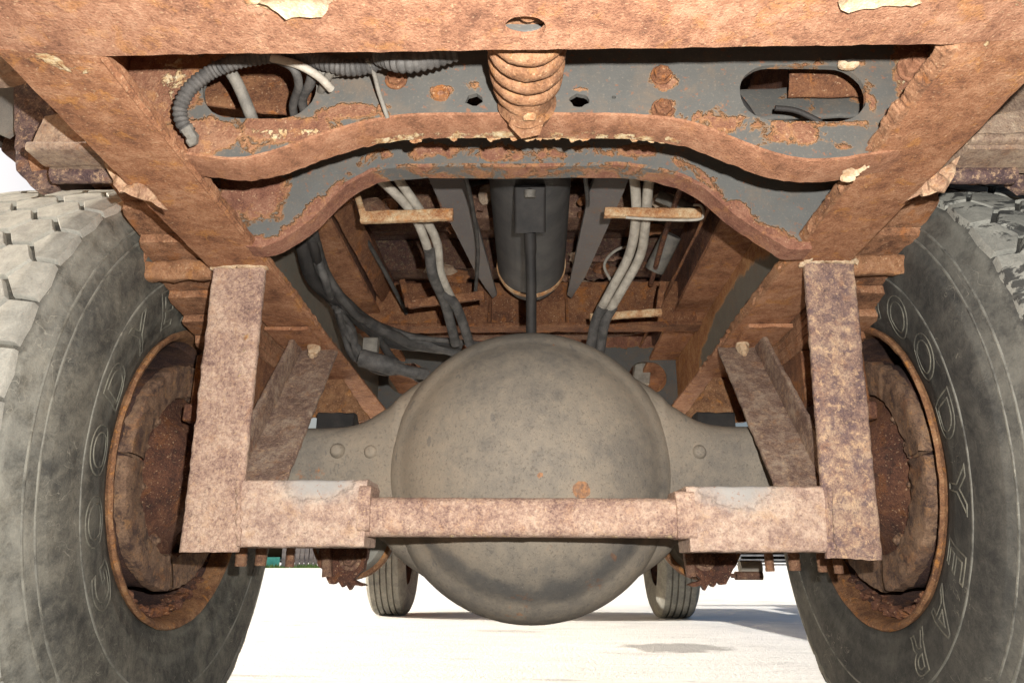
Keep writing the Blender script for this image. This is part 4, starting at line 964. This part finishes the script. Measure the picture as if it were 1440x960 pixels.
# ------------------------------------------------------------------ rear wheels
RT = .446
def tyre_prof():
    # (x outward, radius)
    return [(.582, .221), (.560, .226), (.552, .234), (.548, .246), (.543, .262), (.5395, .270), (.5385, .276), (.5355, .29), (.532, .315), (.530, .34), (.5305, .362), (.533, .378), (.5335, .381), (.5365, .384),
            (.539, .398), (.545, .414), (.551, .424), (.553, .434), (.560, .441), (.575, .4455), (.60, RT), (.66, RT + .001), (.72, RT), (.765, .4455), (.785, .44), (.795, .42), (.805, .38), (.81, .34), (.80, .28), (.79, .24), (.765, .221)]
PR = tyre_prof()
def side_x(r):
    for (x0, r0), (x1, r1) in zip(PR[2:18], PR[3:19]):
        if r0 <= r <= r1: return x0 + (x1 - x0) * (r - r0) / (r1 - r0)
    return .532
def wheel(s):
    e = empty('wheel', (0, AY, AZ), local=True); e.parent = truck; e.location = Vector((0 if s < 0 else -.016, AY, AZ)) - truck.location
    e['label'] = '%s rear wheel with a wide %s tyre on a rusty rim' % (('left', 'pale dusty') if s < 0 else ('right', 'dark scuffed'))
    tm_ = 'tyre_l' if s < 0 else 'tyre_r'
    bm = B()
    prof = [(r, s * x) for x, r in PR]
    # more samples for relief
    P2 = []
    for (a, b) in zip(prof, prof[1:]):
        k = max(1, int(math.dist(a, b) / .012))
        for q in range(k): P2.append((a[0] + (b[0] - a[0]) * q / k, a[1] + (b[1] - a[1]) * q / k))
    P2.append(prof[-1])
    lathe(bm, P2, (0, 0, 0), (1, 0, 0), 180, .0008, s=30)
    def pale(c):
        r = math.hypot(c.y, c.z); x = abs(c.x)
        if s < 0: return 0 if r > .440 else .22 * noise.noise(Vector((r * 75, 3, 1))) + (.2 * max(0, (c.y * -1 - .2) / .25) + (.25 if r > .40 else 0)) * .9
        return 0 if r > .440 else .12 * noise.noise(Vector((r * 75, 3, 1))) + .15 * max(0, (r - .36) / .05)
    obj('tyre', bm, tm_, e, pale=pale, smooth=60, label='%s tyre casing' % ('dusty grey' if s < 0 else 'dark grey'))
    # tread blocks: hexagons laid round the crown
    nb = 46; rows = [(.570, 0), (.615, .5), (.660, 0), (.705, .5), (.750, 0)]
    cand = []
    for ri, (xc, off) in enumerate(rows):
        meshes = []
        for var in range(2):
            bm = B(); hw = .0275; da = 2 * math.pi / nb; hexp = []
            ext = .026
            for (u, v) in ((-.62, .5), (0, 1.0), (.62, .5), (.62, -.5), (0, -1), (-.62, -.5)): pass
            # point-up hexagon in (x, angle)
            pts = []
            rv = random.Random(ri * 7 + var)
            for (u, v) in ((1.0, 0.0), (.42, .47), (-.42, .47), (-1.0, 0.0), (-.42, -.47), (.42, -.47)):
                pts.append((xc + u * .0282 + rv.uniform(-.0012, .0012), v * da * .955 + rv.uniform(-.001, .001)))
            pts = [(max(x_, .556), a_) for x_, a_ in pts]
            def pt(x, a, r): return (s * x, r * math.cos(a), r * math.sin(a))
            def crown(x): return .4535 - max(0, abs(x - .67) - .075) ** 2 * 4
            lo, mi, hi, cen_ = [], [], [], []
            dense = []
            for i in range(6):
                a, b = pts[i], pts[(i + 1) % 6]
                for q in range(3): dense.append((a[0] + (b[0] - a[0]) * q / 3, a[1] + (b[1] - a[1]) * q / 3))
            ox = sum(p[0] for p in pts) / 6; oa = sum(p[1] for p in pts) / 6
            def rg(k, dr): return [pt(ox + (x - ox) * k, oa + (a - oa) * k, crown(max(.54, x)) + dr + rv.uniform(-.0002, .0002)) for x, a in dense]
            L = rings(bm, [rg(1.02, -.012), rg(1.0, -.002), rg(.96, 0)], caps=False)
            c = bm.verts.new(pt(ox, oa, crown(ox) + .0005))
            inner = [bm.verts.new(p) for p in rg(.5, .0003)]
            n_ = len(inner)
            for i in range(n_):
                bm.faces.new((L[2][i], L[2][(i + 1) % n_], inner[(i + 1) % n_], inner[i])); bm.faces.new((inner[i], inner[(i + 1) % n_], c))
            bmesh.ops.recalc_face_normals(bm, faces=bm.faces)
            me = bpy.data.meshes.new('tread_block'); bm.to_mesh(me); bm.free(); me.materials.append(M['block_l' if s < 0 else 'block_r'])
            me.polygons.foreach_set('use_smooth', [True] * len(me.polygons)); me.set_sharp_from_angle(angle=R(35)); meshes.append(me)
        for j in range(nb): cand.append(((j + off) * 2 * math.pi / nb, ri, meshes[(j * 7 + ri) % 2]))
    # the blocks facing the camera (rear and top) are parts, the rest one joined piece
    def score(c):
        a = c[0]; y, z = math.cos(a), math.sin(a); return y * -.75 + z * .66 - .12 * c[1]
    cand.sort(key=score, reverse=True)
    for a, ri, me in cand[:118]:
        o = bpy.data.objects.new('tread_block', me); scene.collection.objects.link(o); o.parent = e; o.rotation_euler = (a, 0, 0)
    bm = B()
    for a, ri, me in cand[118:]:
        k = len(bm.verts); bm.from_mesh(me); bm.verts.ensure_lookup_table(); bmesh.ops.rotate(bm, verts=bm.verts[k:], cent=(0, 0, 0), matrix=Matrix.Rotation(a, 3, 'X'))
    obj('tread', bm, 'block_l' if s < 0 else 'block_r', e, kind='stuff', label='rest of the hexagonal tread blocks')
    # shoulder lugs along the inner edge seen as notches in the silhouette
    # rim
    bm = B(); lathe(bm, [(.2215, s * .572), (.231, s * .556), (.2345, s * .5475), (.232, s * .543), (.227, s * .5445), (.2225, s * .550), (.219, s * .560), (.2165, s * .575)], (0, 0, 0), (1, 0, 0), 128, .0013, s=60)
    obj('rim_lip', bm, 'lip', e, label='bright orange rusty rim edge')
    bm = B(); lathe(bm, [(.2168, s * .572), (.214, s * .580), (.209, s * .584), (.206, s * .60), (.2045, s * .64), (.200, s * .655), (.198, s * .74), (.205, s * .78), (.222, s * .785), (.224, s * .78)], (0, 0, 0), (1, 0, 0), 96, .0012, s=30)
    obj('rim_barrel', bm, 'rim_in', e)
    bm = B(); lathe(bm, [(.199, s * .735), (.14, s * .72), (.09, s * .74), (0, s * .74)], (0, 0, 0), (1, 0, 0), 64); obj('rim_disc', bm, 'rim_in', e)
    # brake drum and dust shield halves
    bm = B(); lathe(bm, [(.145, s * .575), (.170, s * .574), (.174, s * .576), (.175, s * .585), (.172, s * .60), (.174, s * .66), (.170, s * .70), (.09, s * .705)], (0, 0, 0), (1, 0, 0), 96, .0012, s=30); obj('brake_drum', bm, 'rim_in', e)
    for a0, a1 in ((3, 92), (94, 176), (178, 268), (271, 359)):
        bm = B(); lathe(bm, [(.124, s * .566), (.127, s * .5595), (.140, s * .5575), (.158, s * .556), (.172, s * .5555), (.1765, s * .557), (.178, s * .562), (.178, s * .572), (.160, s * .570), (.124, s * .570)], (0, 0, 0), (1, 0, 0), 44, .0034, a0, a1, s=75)
        obj('dust_shield', bm, 'drum', e)
    bm = B(); lathe(bm, [(0, s * .50), (.05, s * .50), (.052, s * .535), (.075, s * .55), (.10, s * .575), (.127, s * .580), (.15, s * .582)], (0, 0, 0), (1, 0, 0), 64, .002, s=30); obj('backing_plate', bm, 'deep', e)
    for a, r_ in ((20, .112), (75, .108), (140, .112), (165, .115), (195, .108), (215, .118), (250, .11), (300, .112), (340, .105)):
        c = Vector((s * .576, r_ * math.cos(R(a)), r_ * math.sin(R(a)))); bolt('backing_bolt', c, (-s, 0, 0), .008, .008, e, 'drum', 1.4)
    # rubble of rust in the bottom of the rim
    bm = B(); rv = random.Random(9)
    for k in range(150):
        a = R(rv.gauss(-90 + s * 0, 24)); r_ = .213 - rv.uniform(0, .008); x = rv.uniform(.566, .60); z = rv.uniform(.003, .009)
        bmesh.ops.create_icosphere(bm, subdivisions=1, radius=z, matrix=Matrix.Translation((s * x, r_ * math.cos(a), r_ * math.sin(a))) @ Matrix.Rotation(rv.uniform(0, 3), 4, 'X') @ Matrix.Diagonal((1.3, 1, .5, 1)))
    rough_bm(bm, .003, 120); obj('rust_crumbs', bm, 'deep', e, kind='stuff')
    # raised lettering: outline letters bent round the sidewall
    word = 'GOODYEAR'
    def letters(word, start, stepa, size, rbase, mat):
        for i, ch in enumerate(word):
            cu = bpy.data.curves.new('letter', 'FONT'); cu.body = ch; cu.size = size; cu.fill_mode = 'NONE'; cu.bevel_depth = .0011; cu.bevel_resolution = 1; cu.resolution_u = 6; cu.align_x = 'CENTER'; cu.offset = .0005
            to = bpy.data.objects.new('tmp', cu); scene.collection.objects.link(to); bpy.context.view_layer.update()
            me = bpy.data.meshes.new_from_object(to.evaluated_get(bpy.context.evaluated_depsgraph_get())); bpy.data.objects.remove(to)
            bm = B(); bm.from_mesh(me); bpy.data.meshes.remove(me)
            if not bm.verts: bm.free(); continue
            bmesh.ops.subdivide_edges(bm, edges=[ed for ed in bm.edges if ed.calc_length() > .012], cuts=4)
            zmid = 0
            for v in bm.verts:
                r = rbase + v.co.y * 1.0; da = -(v.co.x) * 1.02 / (rbase + .03)   # letters are wider than tall
                # clockwise as seen from the vehicle's middle
                a = R(start + stepa * i)
                if s > 0: th = a - da   # looking towards +X: +Y is on the left
                else: th = a + da
                x = side_x(r) - (.0004 + v.co.z)
                v.co = Vector((s * x, r * math.cos(th), r * math.sin(th)))
            obj('raised_letter', bm, 'letter', e, smooth=50)
    # seen from the middle, letter tops point outward and the word runs clockwise
    if s > 0: letters('GOODYEAR', 118, 18, .083, .252, 'letter')
    else: letters('GOODYEAR', 216, -18, .083, .252, 'letter')
    # moulded ribs
    for k in range(3):
        bm = B(); r_ = (.322, .392, .407)[k]; x = side_x(r_)
        lathe(bm, [(r_ - .002, s * (x + .001)), (r_ - .001, s * (x - .0012)), (r_ + .001, s * (x - .0012)), (r_ + .002, s * (x + .001))], (0, 0, 0), (1, 0, 0), 150); obj('moulded_rib', bm, tm_, e, pale=lambda c: .35)
    return e
wheel(-1); wheel(1)

# ------------------------------------------------------------------ front wheels
def front_wheel(px, py, w, s):
    c = at(px, py, Z=0.0)
    e = empty('front_wheel', (0, 0, 0), local=True); e.parent = truck; e.location = Vector((c.x, c.y, .41)) - truck.location; e['label'] = '%s front wheel far under the truck' % ('left' if s < 0 else 'right')
    R0 = .41; bm = B(); w2 = w / 2; P = [(.22, -w2 + .03), (.30, -w2), (.36, -w2 + .004), (.395, -w2 + .02), (R0 - .002, -w2 + .035)]
    for g in (-.055, -.02, .02, .055): P += [(R0, g - .005), (R0 - .012, g - .004), (R0 - .012, g + .004), (R0, g + .005)]
    P += [(R0 - .002, w2 - .035), (.395, w2 - .02), (.36, w2 - .004), (.30, w2), (.22, w2 - .03)]
    lathe(bm, P, (0, 0, 0), (1, 0, 0), 72); obj('tyre', bm, 'tyre_f', e, smooth=30)
    bm = B(); lathe(bm, [(.225, -w2 + .035), (.22, -.02), (.1, .02), (0, .02)], (0, 0, 0), (1, 0, 0), 48); lathe(bm, [(.225, w2 - .035), (.22, .05), (.1, .03), (0, .03)], (0, 0, 0), (1, 0, 0), 48); obj('rim', bm, 'rim_in', e)
front_wheel(551, 864, .25, -1); front_wheel(946, 868, .25, 1)
fy = at(551, 864, Z=0).y
bm = B(); beam(bm, (-.80, fy, .40), (.80, fy + .05, .40), .09, .07, (0, 1, 0), step=.1, amp=0); obj('front_axle', bm, 'tank', truck)
bm = B(); box(bm, -.35, .35, fy - .4, fy + .9, .78, 1.15); obj('engine_mass', bm, 'black', truck, bevel=.05)
bm = B(); tube(bm, [(0, 1.38, .47), (0, 2.4, .55), (0, fy - 1.0, .68)], .045, 20, 6); obj('propeller_shaft', bm, 'tank', truck)
bm = B(); box(bm, -1.03, 1.03, 6.4, 6.5, .75, 1.2); obj('front_panel', bm, 'bodywall', truck)

for o in bpy.data.objects:
    if '_local' in o: del o['_local']
